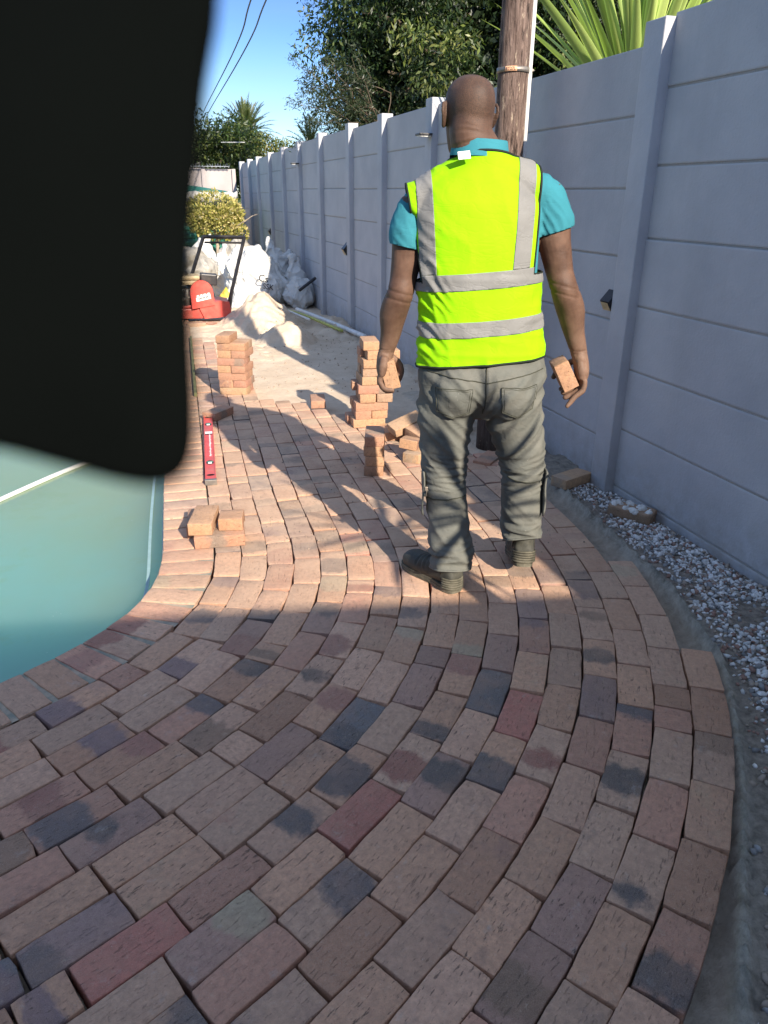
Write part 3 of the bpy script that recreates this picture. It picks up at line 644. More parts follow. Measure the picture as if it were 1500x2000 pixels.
M['endpaint'] = simple('pale_wall_paint', (0.42, 0.37, 0.36), 0.85, 0.2, nscale=3, var=0.1, bs=0.3, bscale=60)
e0 = wp_(14.70); ED = np.array([-0.985, -0.17]); ED /= np.linalg.norm(ED); EN = np.array([0.17, -0.985])
end_wall = wall('end_wall', (e0.x - 0.15, e0.y + 0.1), ED, EN, [0.0, 0.66, 3.4, 6.2, 9.0, 11.8], [1.93, 1.95, 1.97, 1.97, 1.97], 0, 'pale sunlit garden wall with spikes on top behind the green tank', M['endpaint'], post_h=0.0, pw=0.08, slab=0.5, seed=4)
mb = MB(); rw = random.Random(3)
for i in range(88):
    x = 0.1 + i * 0.09; a = rw.uniform(-.35, .35)
    if 0.55 < x < 0.72: continue
    for da in (-0.5, 0.5):
        mb.add([(x - .008, 0.07, 1.95), (x + .008, 0.07, 1.95), (x + 0.075 * (a + da), 0.07 + rw.uniform(-.04, .04), 2.03 + rw.uniform(0, .02)), (x, 0.085, 1.95)], [(0, 1, 2), (1, 3, 2), (3, 0, 2)])
mb.box((4.0, 0.07, 1.975), (7.8, 0.03, 0.008)); M['spike'] = simple('galvanised_spikes', (0.5, 0.52, 0.55), 0.4, metal=0.6); mb.build('spike_strip', M['spike'], end_wall)
# wall lamps: black wedges fixed low on posts, and small flat ones high up
def wedge_lamp(s, z, sc, label):
    r = empty('wall_lamp', wp_(s, -0.045, z), math.atan2(WD[1], WD[0]), label=label, cat='wall lamp', group='solar lamps on the wall posts')
    mb = MB(); w = 0.055 * sc; mb.prism([(0.0, 0.07 * sc), (0.02 * sc, 0.075 * sc), (0.085 * sc, 0.0), (0.05 * sc, -0.065 * sc), (0, -0.055 * sc)], 'x', -w, w); mb.build('housing', M['black_metal'], r)
    mb = MB(); mb.add([(-w * .8, 0.087 * sc, -0.006), (w * .8, 0.087 * sc, -0.006), (w * .8, 0.056 * sc, -0.064 * sc), (-w * .8, 0.056 * sc, -0.064 * sc), (-w * .8, 0.083 * sc, -0.012), (w * .8, 0.083 * sc, -0.012), (w * .8, 0.052 * sc, -0.06 * sc), (-w * .8, 0.052 * sc, -0.06 * sc)], [(0, 1, 2, 3), (7, 6, 5, 4), (0, 4, 5, 1), (1, 5, 6, 2), (2, 6, 7, 3), (3, 7, 4, 0)]); mb.build('lens', M['beige'], r)
wedge_lamp(0.030, 0.95, 0.72, 'black wedge lamp low on the nearest wall post, right of the man')
wedge_lamp(5.39, 0.86, 1.0, 'black wedge lamp halfway down the wall between the man and the sacks')
wedge_lamp(10.82, 0.82, 1.0, 'small black wedge lamp on the far wall post beside the round-topped shrub')
for s, z, lb in ((2.70, 1.87, 'flat grey solar lamp high on the post just left of the man\'s head'), (8.02, 1.83, 'tiny flat solar lamp high on a far wall post beneath the palm fronds')):
    r = empty('solar_lamp', wp_(s, 0.0, z), math.atan2(WD[1], WD[0]), label=lb, cat='wall lamp', group='flat solar lamps high on the wall')
    mb = MB(); mb.box((0, 0.05, 0), (0.10, 0.11, 0.016), bev=0.004); mb.build('housing', M['black_metal'], r); mb = MB(); mb.box((0, 0.05, -0.012), (0.08, 0.09, 0.008)); mb.build('diffuser', M['white_plastic'], r)
# ------------------------------------------------------------------ house behind the camera (its eaves shade the near paving)
M['render'] = simple('house_render', (0.55, 0.53, 0.50), 0.9, 0.2, nscale=3, var=0.08, bs=0.3)
M['rooftile'] = simple('roof_sheeting', (0.22, 0.12, 0.09), 0.8, 0.3, nscale=6, bs=0.4)
gl = Mat('dark_glass', (0.02, 0.025, 0.03), 0.05, 0.5); M['glass'] = gl.m
hs = empty('house', (-2.6, -2.67, -0.06), R_(6.5), label='single-storey rendered house behind the photographer with a wide eave', cat='house')
mb = MB(); mb.box((-0.72, -4.2, 1.3), (12.55, 7.0, 2.6)); mb.build('wall', M['render'], hs)
mb = MB(); mb.prism([(0.0, 2.62), (0.0, 2.76), (-4.2, 4.6), (-8.6, 2.76), (-8.6, 2.62)], 'x', -7.5, 6.3); rf = mb.build('roof', M['rooftile'], hs)
mb = MB(); mb.box((-0.6, 0.05, 2.70), (13.7, 0.1, 0.13)); mb.build('gutter', M['white_plastic'], rf)
for x in (-5.0, -1.8): 
    mb = MB(); mb.box((x, -0.69, 1.4), (1.6, 0.06, 1.2)); w = mb.build('window', M['white_plastic'], hs); mb = MB(); mb.box((x, -0.65, 1.4), (1.45, 0.02, 1.05)); mb.build('pane', M['glass'], w)
mb = MB(); mb.box((2.2, -0.69, 1.05), (1.0, 0.07, 2.1)); dr = mb.build('door', M['bark'], hs); mb = MB(); mb.box((2.6, -0.62, 1.05), (0.04, 0.06, 0.14)); mb.build('handle', M['grey_metal'], dr)

# ------------------------------------------------------------------ timber pole with conduit, band and tag
pole = empty('utility_pole', (0.680, 4.60, -0.1), label='rough brown timber pole with metal band and orange tag rising behind the man', cat='pole')
mb = MB(); pts = [(0, 0, z) for z in np.linspace(0, 8.0, 60)]; rad = [0.084 - 0.0016 * z + 0.0012 * math.sin(z * 9) for z in np.linspace(0, 8, 60)]
V, F = tube_geo(pts, rad, 40, (1, 0, 0), 1, True)
V = [Vector((v.x * (1 + 0.035 * (noise.noise(Vector((math.atan2(v.y, v.x) * 4, 2, v.z * 0.7))))), v.y * (1 + 0.035 * (noise.noise(Vector((math.atan2(v.y, v.x) * 4, 7, v.z * 0.7))))), v.z)) for v in V]
mb.add(V, F); mb.build('shaft', M['pole'], pole, True)
mb = MB(); mb.tube([(0.085, -0.012, 1.45), (0.087, -0.012, 2.2), (0.09, -0.012, 8.0)], 0.0125, 14); mb.build('conduit', M['white_plastic'], pole, True)
mb = MB(); V, F = lathe([(0.083, 0), (0.088, 0.0), (0.088, 0.024), (0.083, 0.024)], 40, (0, 0, 2.145)); mb.add(V, F)
mb.tube([(0.085, -0.012, 2.148), (0.107, -0.012, 2.158), (0.085, -0.012, 2.168)], 0.008, 6); band = mb.build('band', M['grey_metal'], pole, True)
M['tag'] = simple('orange_tag', (0.78, 0.42, 0.24), 0.5, bs=0)
mb = MB(); a0 = R_(-90 - 36)
for i in range(8):
    pass
n = 8; arc = [(-128 + 42 * i / n) for i in range(n + 1)]; V = []; 
for a in arc:
    for r in (0.0885, 0.0905):
        for z in (2.1455, 2.1685): V.append((r * math.cos(R_(a)), r * math.sin(R_(a)), z))
F = []
for i in range(n):
    b = i * 4; F += [(b + 2, b + 6, b + 7, b + 3), (b, b + 1, b + 5, b + 4), (b + 1, b + 3, b + 7, b + 5), (b, b + 4, b + 6, b + 2)]
F += [(0, 2, 3, 1), (4 * n, 4 * n + 1, 4 * n + 3, 4 * n + 2)]; mb.add(V, F); tg = mb.build('tag', M['tag'], band, True)
def text_mesh(s, size, ext=0.0006, bold=True):
    cu = bpy.data.curves.new('t', 'FONT'); cu.body = s; cu.size = size; cu.extrude = ext; cu.align_x = 'CENTER'; cu.align_y = 'CENTER'; cu.resolution_u = 3
    if bold: cu.offset = size * 0.012
    o = bpy.data.objects.new('t', cu); COL.objects.link(o); dg = bpy.context.evaluated_depsgraph_get(); dg.update()
    me = bpy.data.meshes.new_from_object(o.evaluated_get(dg)); bpy.data.objects.remove(o); bpy.data.curves.remove(cu); me.materials.clear(); return me
tm = text_mesh('ET27L', 0.020); V = coords(tm); a = R_(-107) + V[:, 0] / 0.091; r = 0.0907 + V[:, 2]
V2 = np.stack([r * np.cos(a), r * np.sin(a), 2.157 + V[:, 1]], 1); tm.vertices.foreach_set('co', V2.ravel().astype(np.float32)); link('lettering', tm, M['black_print'], band)

# ------------------------------------------------------------------ foliage builders
def leaves(P, size, rs, cols, droop=0.5, asp=0.36, out=None, jit=1.0, up=0.0):
    P = np.asarray(P); n = len(P); d = rs.normal(size=(n, 3)) * jit
    if out is not None: d += out
    d[:, 2] += -droop + up; d /= np.linalg.norm(d, axis=1)[:, None]
    s = np.cross(d, rs.normal(size=(n, 3))); s /= np.linalg.norm(s, axis=1)[:, None]; nn = np.cross(d, s)
    L = size * (0.6 + 0.8 * rs.random(n))[:, None]; W = L * asp
    V = np.stack([P, P + d * L * .5 + s * W * .5 + nn * W * .12, P + d * L, P + d * L * .5 - s * W * .5 + nn * W * .12], 1).reshape(-1, 3)
    F = np.arange(4 * n).reshape(n, 4); cols = np.array(cols); c = cols[rs.integers(len(cols), size=n)] * (0.75 + 0.5 * rs.random((n, 1)))
    return V, F, np.repeat(c, 4, 0)
def blob_pts(rs, n, cen, rad, shell=0.5):
    d = rs.normal(size=(n, 3)); d /= np.linalg.norm(d, axis=1)[:, None]; r = (shell + (1 - shell) * rs.random(n) ** 0.6)[:, None]
    return np.array(cen) + d * r * np.array(rad), d
def crown(name, blobs, n_per, size, rs, cols, parent, droop=0.5, shell=0.45, asp=0.36, m='leaf', outw=0.5, up=0.0):
    Vs, Fs, Cs = [], [], []; b = 0
    for cen, rad in blobs:
        k = int(n_per * (rad[0] * rad[2]) ** 0.9 * 1.0) + 20; P, d = blob_pts(rs, k, cen, rad, shell)
        tone = 0.75 + 0.55 * rs.random(); V, F, C = leaves(P, size, rs, cols, droop, asp, d * outw, up=up); Vs.append(V); Fs.append(F + b); Cs.append(C * tone); b += len(V)
    return link(name, mesh(name, np.vstack(Vs), np.vstack(Fs), False, {'col': np.vstack(Cs)}), M[m], parent)
def limb(mb, p, q, r0, r1, rs, wob=0.12, n=6):
    p, q = np.array(p, float), np.array(q, float); L = np.linalg.norm(q - p); pts = []
    for i in range(n + 1):
        t = i / n; c = p + (q - p) * t + (rs.normal(size=3) * wob * L / n if 0 < i < n else 0); pts.append(tuple(c))
    mb.tube(pts, [r0 + (r1 - r0) * i / n for i in range(n + 1)], 8, sub=2); return pts
GREEN_D = [(0.014, 0.030, 0.010), (0.020, 0.042, 0.013), (0.012, 0.024, 0.010), (0.034, 0.056, 0.016)]
GREEN_M = [(0.05, 0.085, 0.022), (0.08, 0.11, 0.028), (0.035, 0.06, 0.02), (0.11, 0.13, 0.035)]
GREEN_Y = [(0.13, 0.145, 0.035), (0.19, 0.19, 0.05), (0.09, 0.11, 0.03), (0.23, 0.2, 0.07)]
r5 = np.random.default_rng(21)
# big drooping-leaved tree over the wall
T0 = (2.55, 17.0)
tree = empty('broadleaf_tree', (T0[0], T0[1], -0.06), label='large dark green broadleaf tree leaning over the wall behind the man\'s head', cat='tree')
KT = 1.35
mb = MB(); tr = limb(mb, (0, 0, 0), (-0.3, 0, 2.6 * KT), 0.26, 0.2, r5, 0.1)
tips = [(-2.6, -0.6, 4.0), (-1.5, 0.4, 5.2), (0.2, -0.6, 5.8), (1.8, 0.3, 5.0), (-2.2, -0.4, 3.2), (0.8, -1.2, 4.2), (-0.8, 1.0, 4.6), (2.8, -0.3, 4.0), (-3.0, -0.3, 3.0)]
for t in tips: limb(mb, (-0.3, 0, 2.5 * KT), tuple(np.array(t) * KT * .85), 0.12, 0.03, r5, 0.25)
mb.build('trunk', M['bark'], tree, True)
blobs = []
for _ in range(120):
    c = np.array([r5.uniform(-2.7, 2.4), r5.uniform(-1.3, 1.0), r5.uniform(2.0, 5.6)])
    if c[0] < -1.7 and c[2] < 2.7: continue
    rr = r5.uniform(0.4, 0.8); blobs.append((c, (rr, rr, rr * 0.8)))
for c in [(-2.75, 0, 4.6), (-2.9, -.2, 4.2), (-2.7, 0, 5.2), (-2.5, 0, 3.7), (-2.3, .1, 3.3), (-2.1, 0, 2.9), (-1.9, 0, 2.5), (-2.8, 0, 5.8), (-1.4, 0, 2.3), (-1.1, 0, 2.0), (-.8, 0, 2.2), (-.4, 0, 1.9), (0, 0, 2.1), (.4, 0, 1.9), (.8, 0, 2.0), (-1.7, 0, 2.6)]: blobs.append((np.array(c), (.42, .45, .35)))
blobs = [(np.array(c) * KT + [0, 0, -.45], tuple(np.array(r) * KT)) for c, r in blobs]
crown('crown', blobs, 1500, 0.105, r5, GREEN_D + [(0.06, 0.08, 0.022)], tree, 0.9, 0.3, 0.34)
# inner mass of twigs and old leaves so the crown reads dense
blobs2 = [((r5.uniform(-2.0, 2.4), r5.uniform(-0.2, 1.6), r5.uniform(2.2, 5.6)), (0.9, 0.8, 0.7)) for _ in range(60)]
blobs2 = [(np.array(c) * KT + [0, .3, -.45], tuple(np.array(r) * KT)) for c, r in blobs2]
crown('inner_foliage', blobs2, 500, 0.2, r5, [(0.014, 0.026, 0.01), (0.02, 0.034, 0.014)], tree, 0.5, 0.1, 0.6)
pale = [((-1.6, -1.5, 3.3), (.35, .25, .25)), ((-1.0, -1.6, 3.2), (.32, .2, .22)), ((-1.3, -1.7, 2.8), (.3, .2, .2)), ((0.9, -1.6, 4.4), (.5, .3, .5)), ((1.9, -1.5, 3.9), (.6, .3, .6)), ((-0.7, -1.7, 2.45), (.32, .2, .2)), ((0.6, -1.7, 3.1), (.4, .2, .3))]
pale = [(np.array(c) * KT + [0, 0, -.45], tuple(np.array(r) * KT)) for c, r in pale]
crown('sunlit_sprays', pale, 1000, 0.12, r5, [(0.12, 0.15, 0.035), (0.18, 0.19, 0.06), (0.07, 0.1, 0.03)], tree, 1.0, 0.3, 0.32)
# feathery tree in front of it, left
ft = empty('feathery_tree', (0.45, 11.5, -0.06), label='thin feathery-twigged tree reaching left over the wall below the dark crown', cat='tree')
mb = MB(); limb(mb, (0, 0, 0), (-0.15, 0, 2.2), 0.07, 0.05, r5, 0.08); ends = []
for i in range(20):
    q = (-0.75 - 0.75 * r5.random(), r5.uniform(-0.4, 0.4), 2.15 + 1.05 * r5.random()); p1 = (-0.25 - 0.2 * r5.random(), 0, 2.0 + 0.4 * r5.random()); pts = limb(mb, p1, q, 0.009, 0.002, r5, 0.35)
    for _ in range(5):
        a = np.array(pts[r5.integers(2, 7)]); b_ = a + np.array([-0.25 * r5.random() - .05, r5.uniform(-.15, .15), r5.uniform(-0.15, 0.16)]); limb(mb, a, b_, 0.004, 0.0015, r5, 0.3, 3); ends += [a, b_, (a + b_) / 2, b_ + (b_ - a) * .3]
mb.build('trunk', M['bark'], ft, True)
E_ = np.array(ends); P = np.repeat(E_, 34, 0) + r5.normal(size=(len(E_) * 34, 3)) * 0.04
V, F, C = leaves(P, 0.05, r5, [(0.035, 0.05, 0.022), (0.06, 0.075, 0.035), (0.02, 0.035, 0.015)], 0.1, 0.22); link('crown', mesh('c', V, F, False, {'col': C}), M['leaf'], ft)
# yucca beyond the wall
def sword(mb_V, mb_F, mb_C, base_p, d, L, W, rs, bend=0.25, col=(0.12, 0.2, 0.04), n=9, stripe=True):
    d = Vector(d).normalized(); s = d.cross(Vector((0, 0, 1))); s = s.normalized() if s.length > 1e-3 else Vector((1, 0, 0)); s = (s + Vector(rs.normal(size=3)) * 0.35).normalized(); p = Vector(base_p); b = len(mb_V); g = Vector((0, 0, -1))
    for i in range(n + 1):
        t = i / n; w = W * (0.55 + 1.6 * t - 2.15 * t * t) if t < 0.98 else W * 0.02; w = max(w, 0.0005); up = s.cross(d).normalized()
        for k, (o, hgt) in enumerate(((-1, 0.35), (-0.45, 0.05), (0, -0.05), (0.45, 0.05), (1, 0.35))):
            mb_V.append(tuple(p + s * (w * 0.5 * o) + up * (w * 0.5 * hgt))); cc_ = np.array(col) * (1.0 if abs(o) < 0.9 else 1.7) * (1.0 + 0.25 * math.sin(t * 3)); mb_C.append(tuple(cc_ if t > 0.08 else cc_ * 1.6))
        if i < n:
            for k in range(4): mb_F.append((b + i * 5 + k, b + i * 5 + k + 1, b + (i + 1) * 5 + k + 1, b + (i + 1) * 5 + k))
        p = p + d * (L / n); d = (d + g * bend * (L / n) * (0.3 + 1.4 * t)).normalized(); s = (s - d * s.dot(d)).normalized()
def rosette(name, parent, cen, n, L, W, rs, tilt=(5, 85), bend=0.25, cols=((0.12, 0.2, 0.04), (0.17, 0.24, 0.06), (0.09, 0.15, 0.04)), m='blade'):
    V, F, C = [], [], []
    for i in range(n):
        th = R_(tilt[0] + (tilt[1] - tilt[0]) * (i / n) ** 0.8 + rs.normal() * 4); az = i * 2.39996 + rs.normal() * 0.15; d = (math.sin(th) * math.cos(az), math.sin(th) * math.sin(az), math.cos(th))
        sword(V, F, C, (cen[0] + d[0] * .03, cen[1] + d[1] * .03, cen[2] + d[2] * .02 - 0.1 * i / n), d, L * rs.uniform(.8, 1.1), W * rs.uniform(.85, 1.1), rs, bend, cols[rs.integers(len(cols))])
    return link(name, mesh(name, V, F, True, {'col': C}), M[m], parent)
yb = wp_(1.25, -0.85, -0.06)
yu = empty('yucca', (yb.x, yb.y, yb.z), label='large yucca with upright yellow-green sword leaves growing behind the wall', cat='yucca plant')
mb = MB(); limb(mb, (0, 0, 0), (0.0, 0, 1.85), 0.10, 0.075, r5, 0.05); mb.build('trunk', M['palebark'], yu, True)
rosette('leaves', yu, (0.0, 0, 1.95), 92, 1.3, 0.075, r5, (3, 58), 0.18, cols=((0.21, 0.27, 0.07), (0.29, 0.34, 0.11), (0.16, 0.21, 0.06)))
# tall yucca beside the photographer on this side of the wall; its leaves shade the man's legs
yu2 = empty('yucca', (1.42, 0.60, -0.05), label='tall trunked yucca standing in the gravel just right of the photographer', cat='yucca plant')
mb = MB(); limb(mb, (0.12, -0.05, 0), (0.0, 0, 1.55), 0.06, 0.045, r5, 0.05); mb.build('trunk', M['palebark'], yu2, True)
rosette('leaves', yu2, (0.03, -0.02, 1.66), 34, 0.41, 0.045, r5, (8, 118), 0.35, cols=((0.06, 0.11, 0.025), (0.08, 0.14, 0.035)))
# low grassy clump at the right edge
lg = empty('strappy_plant', (1.60, 2.02, -0.04), label='low strappy green plant whose leaf tips poke over the white chips at the right edge', cat='plant')
V, F, C = [], [], []; rq = np.random.default_rng(3)
for i in range(46):
    az = rq.uniform(0, 6.28) if i > 9 else R_(rq.uniform(100, 185)); th = R_(rq.uniform(35, 75)); d = (math.sin(th) * math.cos(az), math.sin(th) * math.sin(az), math.cos(th)); sword(V, F, C, (rq.normal() * .02, rq.normal() * .02, 0), d, rq.uniform(.25, .40), 0.012, rq, 2.2, ((0.07, 0.13, 0.03), (0.12, 0.18, 0.05))[i % 2])
link('leaves', mesh('l', V, F, True, {'col': C}), M['blade'], lg)
# trees beyond the end wall
def bush(name, loc, blobs, n, size, cols, label, trunk_h, droop=0.4, grp='trees beyond the end wall'):
    t = empty(name, loc, label=label, cat='tree', group=grp); mb = MB(); limb(mb, (0, 0, 0), (0, 0, trunk_h), 0.16, 0.1, r5, 0.08)
    for c, r in blobs[:6]: limb(mb, (0, 0, trunk_h * .7), c, 0.07, 0.02, r5, 0.2)
    mb.build('trunk', M['bark'], t, True); crown('crown', blobs, n, size, r5, cols, t, droop, 0.4); return t
def cloud(cx, cz, rx, rz, k, r, ry=1.0):
    o = []
    for _ in range(k):
        a = r5.random() * 6.28; q = r5.random() ** 0.5; rr = r * r5.uniform(.7, 1.2); o.append((np.array([cx + rx * q * math.cos(a), ry * r5.uniform(-.6, .6), cz + rz * q * math.sin(a)]), (rr, rr, rr * .8)))
    return o
bush('leafy_tree', (-9.0, 25.0, 0), cloud(0, 2.85, 2.2, 1.3, 40, 0.7), 900, 0.15, GREEN_Y + GREEN_M, 'shaggy yellow-green tree beyond the end wall next to the dark flap', 2.5, 1.2)
bush('shade_tree', (-6.2, 27.0, 0), cloud(0, 2.55, 1.9, 1.1, 48, 0.7), 1000, 0.13, GREEN_D + GREEN_M, 'dark green bushy tree beyond the end wall below the palm', 2.4)
bush('sunlit_tree', (-4.6, 29.5, 0), cloud(-.6, 2.35, 2.0, 0.9, 44, 0.65), 900, 0.13, GREEN_Y + GREEN_M, 'yellowish low tree where the end wall meets the grey wall', 2.3)
bush('garden_tree', (6.0, 22, 0), cloud(0, 3.4, 2.5, 1.6, 24, 1.0), 400, 0.18, GREEN_D, 'distant dark tree behind the yucca above the right wall', 2.5)
bush('hedge_tree', (4.4, 8.6, 0), cloud(0, 3.0, 1.8, 1.1, 34, 0.6), 1200, 0.09, GREEN_M + GREEN_D, 'mid-green tree filling the gap behind the yucca leaves', 2.0)
def palm(name, loc, H, L, nf, label, rs, lean=0.0):
    t = empty(name, loc, label=label, cat='palm tree', group='palms on the skyline'); mb = MB(); mb.tube([(0, 0, 0), (0, 0, H * .5), (lean, 0, H)], [0.24, 0.2, 0.22], 12, sub=4); mb.tube([(lean, 0, H - .3), (lean, 0, H + .15)], [0.16, 0.26], 10); mb.build('trunk', M['bark'], t, True)
    V, F, C = [], [], []
    for i in range(nf):
        az = i * 2.4 + rs.normal() * .1; el = R_(84 - 92 * (i / nf) ** 1.0); d = Vector((math.cos(el) * math.cos(az), math.cos(el) * math.sin(az), math.sin(el))); p = Vector((lean, 0, H + 0.1)); Lf = L * rs.uniform(.85, 1.1); m_ = 34
        side = d.cross(Vector((0, 0, 1))).normalized(); b = len(V); w = 0.02; col = np.array([(0.10, 0.13, 0.045), (0.15, 0.17, 0.07), (0.07, 0.10, 0.04), (0.2, 0.19, 0.09)][rs.integers(4)])
        for j in range(m_):
            tt = j / m_; q = p + d * (Lf / m_); ln = L * 0.20 * math.sin(math.pi * min(1, tt * .92 + .12)) ** .6; up = side.cross(d).normalized()
            for sg in (-1, 1):
                v = (side * sg * 0.75 + d * 0.75 + up * 0.35 + Vector(rs.normal(size=3)) * .08 + Vector((0, 0, -0.15))).normalized(); k = len(V); V += [tuple(p - d * .03 * L / 2), tuple(p + d * .03 * L / 2), tuple(p + v * ln)]; F.append((k, k + 1, k + 2)); C += [tuple(col)] * 3
            k = len(V); V += [tuple(p - side * w + up * .01), tuple(p + side * w + up * .01), tuple(q + side * w * .9 + up * .01), tuple(q - side * w * .9 + up * .01)]; F.append((k, k + 1, k + 2, k + 3)); C += [(0.22, 0.2, 0.08)] * 4
            p = q; d = (d + Vector((0, 0, -1)) * (0.3 + 1.0 * tt) * (Lf / m_) / L * 1.0).normalized()
    me = mesh('fronds', V, F, False, {'col': C}); link('fronds', me, M['blade'], t); return t
pp = P_at(481, 262, 30.0); palm('palm_tree', (pp.x, 30, 0), pp.z - 0.15, 1.28, 60, 'date palm with arching fronds above the trees left of the grey wall', np.random.default_rng(8))
pp = P_at(604, 290, 22.0); palm('palm_tree', (pp.x, 22, 0), pp.z - 0.1, 0.85, 22, 'small feathery palm top just showing over the grey wall', np.random.default_rng(12), 0.02)
# overhead cables
for k, (a, b, c) in enumerate((((493, -10), (452, 110), (396, 222)), ((524, -10), (470, 112), (404, 226)))):
    A = P_at(*a, 9.5); B = P_at(*b, 16.0); Cc = P_at(*c, 40.0)
    mb = MB(); A2 = A + (A - B) * 1.5; C2 = Cc + (Cc - B) * 0.4; C2.z = Cc.z
    mb.tube([A2, A, B, Cc, C2], [0.010, 0.010, 0.012, 0.016, 0.02], 6, sub=8)
    mb.build('overhead_cable', M['black_metal'], None, True, label=('left' if k == 0 else 'right') + ' one of two dark cables crossing the sky beside the flap', cat='cable', group='overhead cables')
# low roof behind the trees
mb = MB(); a = P_at(432, 278, 24.6); b = P_at(478, 278, 24.6); mb.tube([(a.x, 24.6, a.z), (b.x, 24.6, b.z)], 0.012, 6); mb.build('garden_wire', M['white_plastic'], None, True, label='short pale wire stretched in front of the dark tree beyond the end wall', cat='wire')

# ------------------------------------------------------------------ green ribbed tank, round-topped shrub
tc_ = (-4.28, 15.5); tank = empty('water_tank', (*tc_, -0.06), label='round ribbed green water tank at the back behind the round shrub', cat='tank')
M['tank'] = simple('green_plastic', (0.025, 0.17, 0.125), 0.5, 0.4, nscale=3, var=0.12, bs=0.05, dirt=(0.2, 0.22, 0.16, 0.35), dscale=5)
prof = [(0.0, 0)] ; z = 0
R0 = 1.32
for i in range(11):
    z0 = i * 0.125; prof += [(R0, z0), (R0, z0 + 0.085), (R0 - 0.03, z0 + 0.10), (R0 - 0.03, z0 + 0.115)]
prof += [(R0 + 0.06, 1.40), (R0 + 0.06, 1.50), (R0 - 0.05, 1.53), (0.35, 1.66), (0.35, 1.70), (0.0, 1.70)]
prof[0] = (0.01, 0); prof[-1] = (0.01, 1.70); mb = MB(); V, F = lathe(prof, 72); mb.add(V, F); mb.build('shell', M['tank'], tank, True)
mb = MB(); V = []; F = []; nx1 = 14
for j in range(2):
    for i in range(nx1): a = R_(-75 + i * 6); r = 1.40 + j * 0.02; V += [(r * math.cos(a), r * math.sin(a), 1.36 - 0.03 * math.sin(i * 1.3) - .03 * j), (r * math.cos(a), r * math.sin(a), 1.52 + 0.02 * math.sin(i * 2.1))]
for i in range(nx1 - 1): b0 = i * 2; b1 = 2 * nx1 + i * 2; F += [(b0, b0 + 2, b0 + 3, b0 + 1), (b1, b1 + 1, b1 + 3, b1 + 2), (b0 + 1, b0 + 3, b1 + 3, b1 + 1), (b0, b1, b1 + 2, b0 + 2)]
mb.add(V, F); mb.build('rim_sheet', M['bag'], tank, True)
sc_ = P_at(419, 421, 13.2); sh = empty('topiary_shrub', (sc_.x, 13.2, -0.06), label='round-topped yellow-green shrub on a bare stem above the white sacks', cat='shrub')
mb = MB(); limb(mb, (0.03, 0, 0), (0, 0, sc_.z - 0.2), 0.035, 0.03, r5, 0.06)
for _ in range(10): limb(mb, (0, 0, sc_.z - 0.25), tuple(np.array([0, 0, sc_.z]) + r5.normal(size=3) * [.25, .2, .15]), 0.014, 0.005, r5, 0.15)
mb.build('trunk', M['palebark'], sh, True)
bl = [(np.array([0, 0, sc_.z + 0.06]), (0.47, 0.45, 0.37))] + [(np.array([math.cos(a) * .30, math.sin(a) * .3, sc_.z + 0.04 + r5.uniform(-.08, .07)]), (.16, .16, .14)) for a in np.linspace(0, 6.28, 16)] + [(np.array([.42, -.1, sc_.z - .2]), (.12, .1, .12)), (np.array([.3, -.2, sc_.z - .2]), (.13, .1, .12))]
crown('crown', bl, 9000, 0.062, r5, [(0.30, 0.27, 0.07), (0.42, 0.37, 0.12), (0.18, 0.18, 0.05), (0.50, 0.40, 0.19)], sh, 0.0, 0.75, 0.42, outw=1.2, up=0.3)

# ------------------------------------------------------------------ loose bricks
def brick_variants(n, rs, L=BL, W=BW, am=0.0014, orange=True):
    out = []
    for i in range(n):
        B = Bricks()
        def cols(k, i=i):
            pal = [(0.46, 0.235, 0.125), (0.50, 0.27, 0.14), (0.42, 0.20, 0.12), (0.52, 0.32, 0.17), (0.40, 0.25, 0.16), (0.45, 0.20, 0.13)]
            c = np.array(pal[i % len(pal)]) * rs.uniform(.9, 1.08); a = np.array([(0.25, 0.12, 0.09), (0.36, 0.28, 0.2), (0.2, 0.16, 0.13)][rs.integers(3)])
            return np.tile(c, (k, 1)), np.tile(a, (k, 1)), np.tile([rs.uniform(-.1, .1), rs.uniform(-.04, .04), 0.04 if rs.random() < .4 else -.2], (k, 1))
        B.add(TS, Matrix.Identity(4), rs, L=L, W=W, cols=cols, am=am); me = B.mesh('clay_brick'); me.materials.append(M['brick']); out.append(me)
    return out
rb = np.random.default_rng(77); BV = brick_variants(10, rb); HV = brick_variants(4, rb, L=0.11)
ORD = ['top', 'second', 'third', 'fourth', 'fifth', 'sixth', 'seventh', 'eighth', 'ninth', 'tenth', 'eleventh', 'twelfth']
bcount = [0]
def put_brick(x, y, z, rz, label, group, tilt=(0, 0), half=False, me=None, name='clay_brick'):
    bcount[0] += 1; me = me or (HV if half else BV)[int(rb.integers(len(HV if half else BV)))]
    o = bpy.data.objects.new(name, me); COL.objects.link(o); o.rotation_euler = Euler((tilt[0], tilt[1], rz), 'XYZ'); o.location = (x, y, z); tag(o, label, 'brick', group); return o
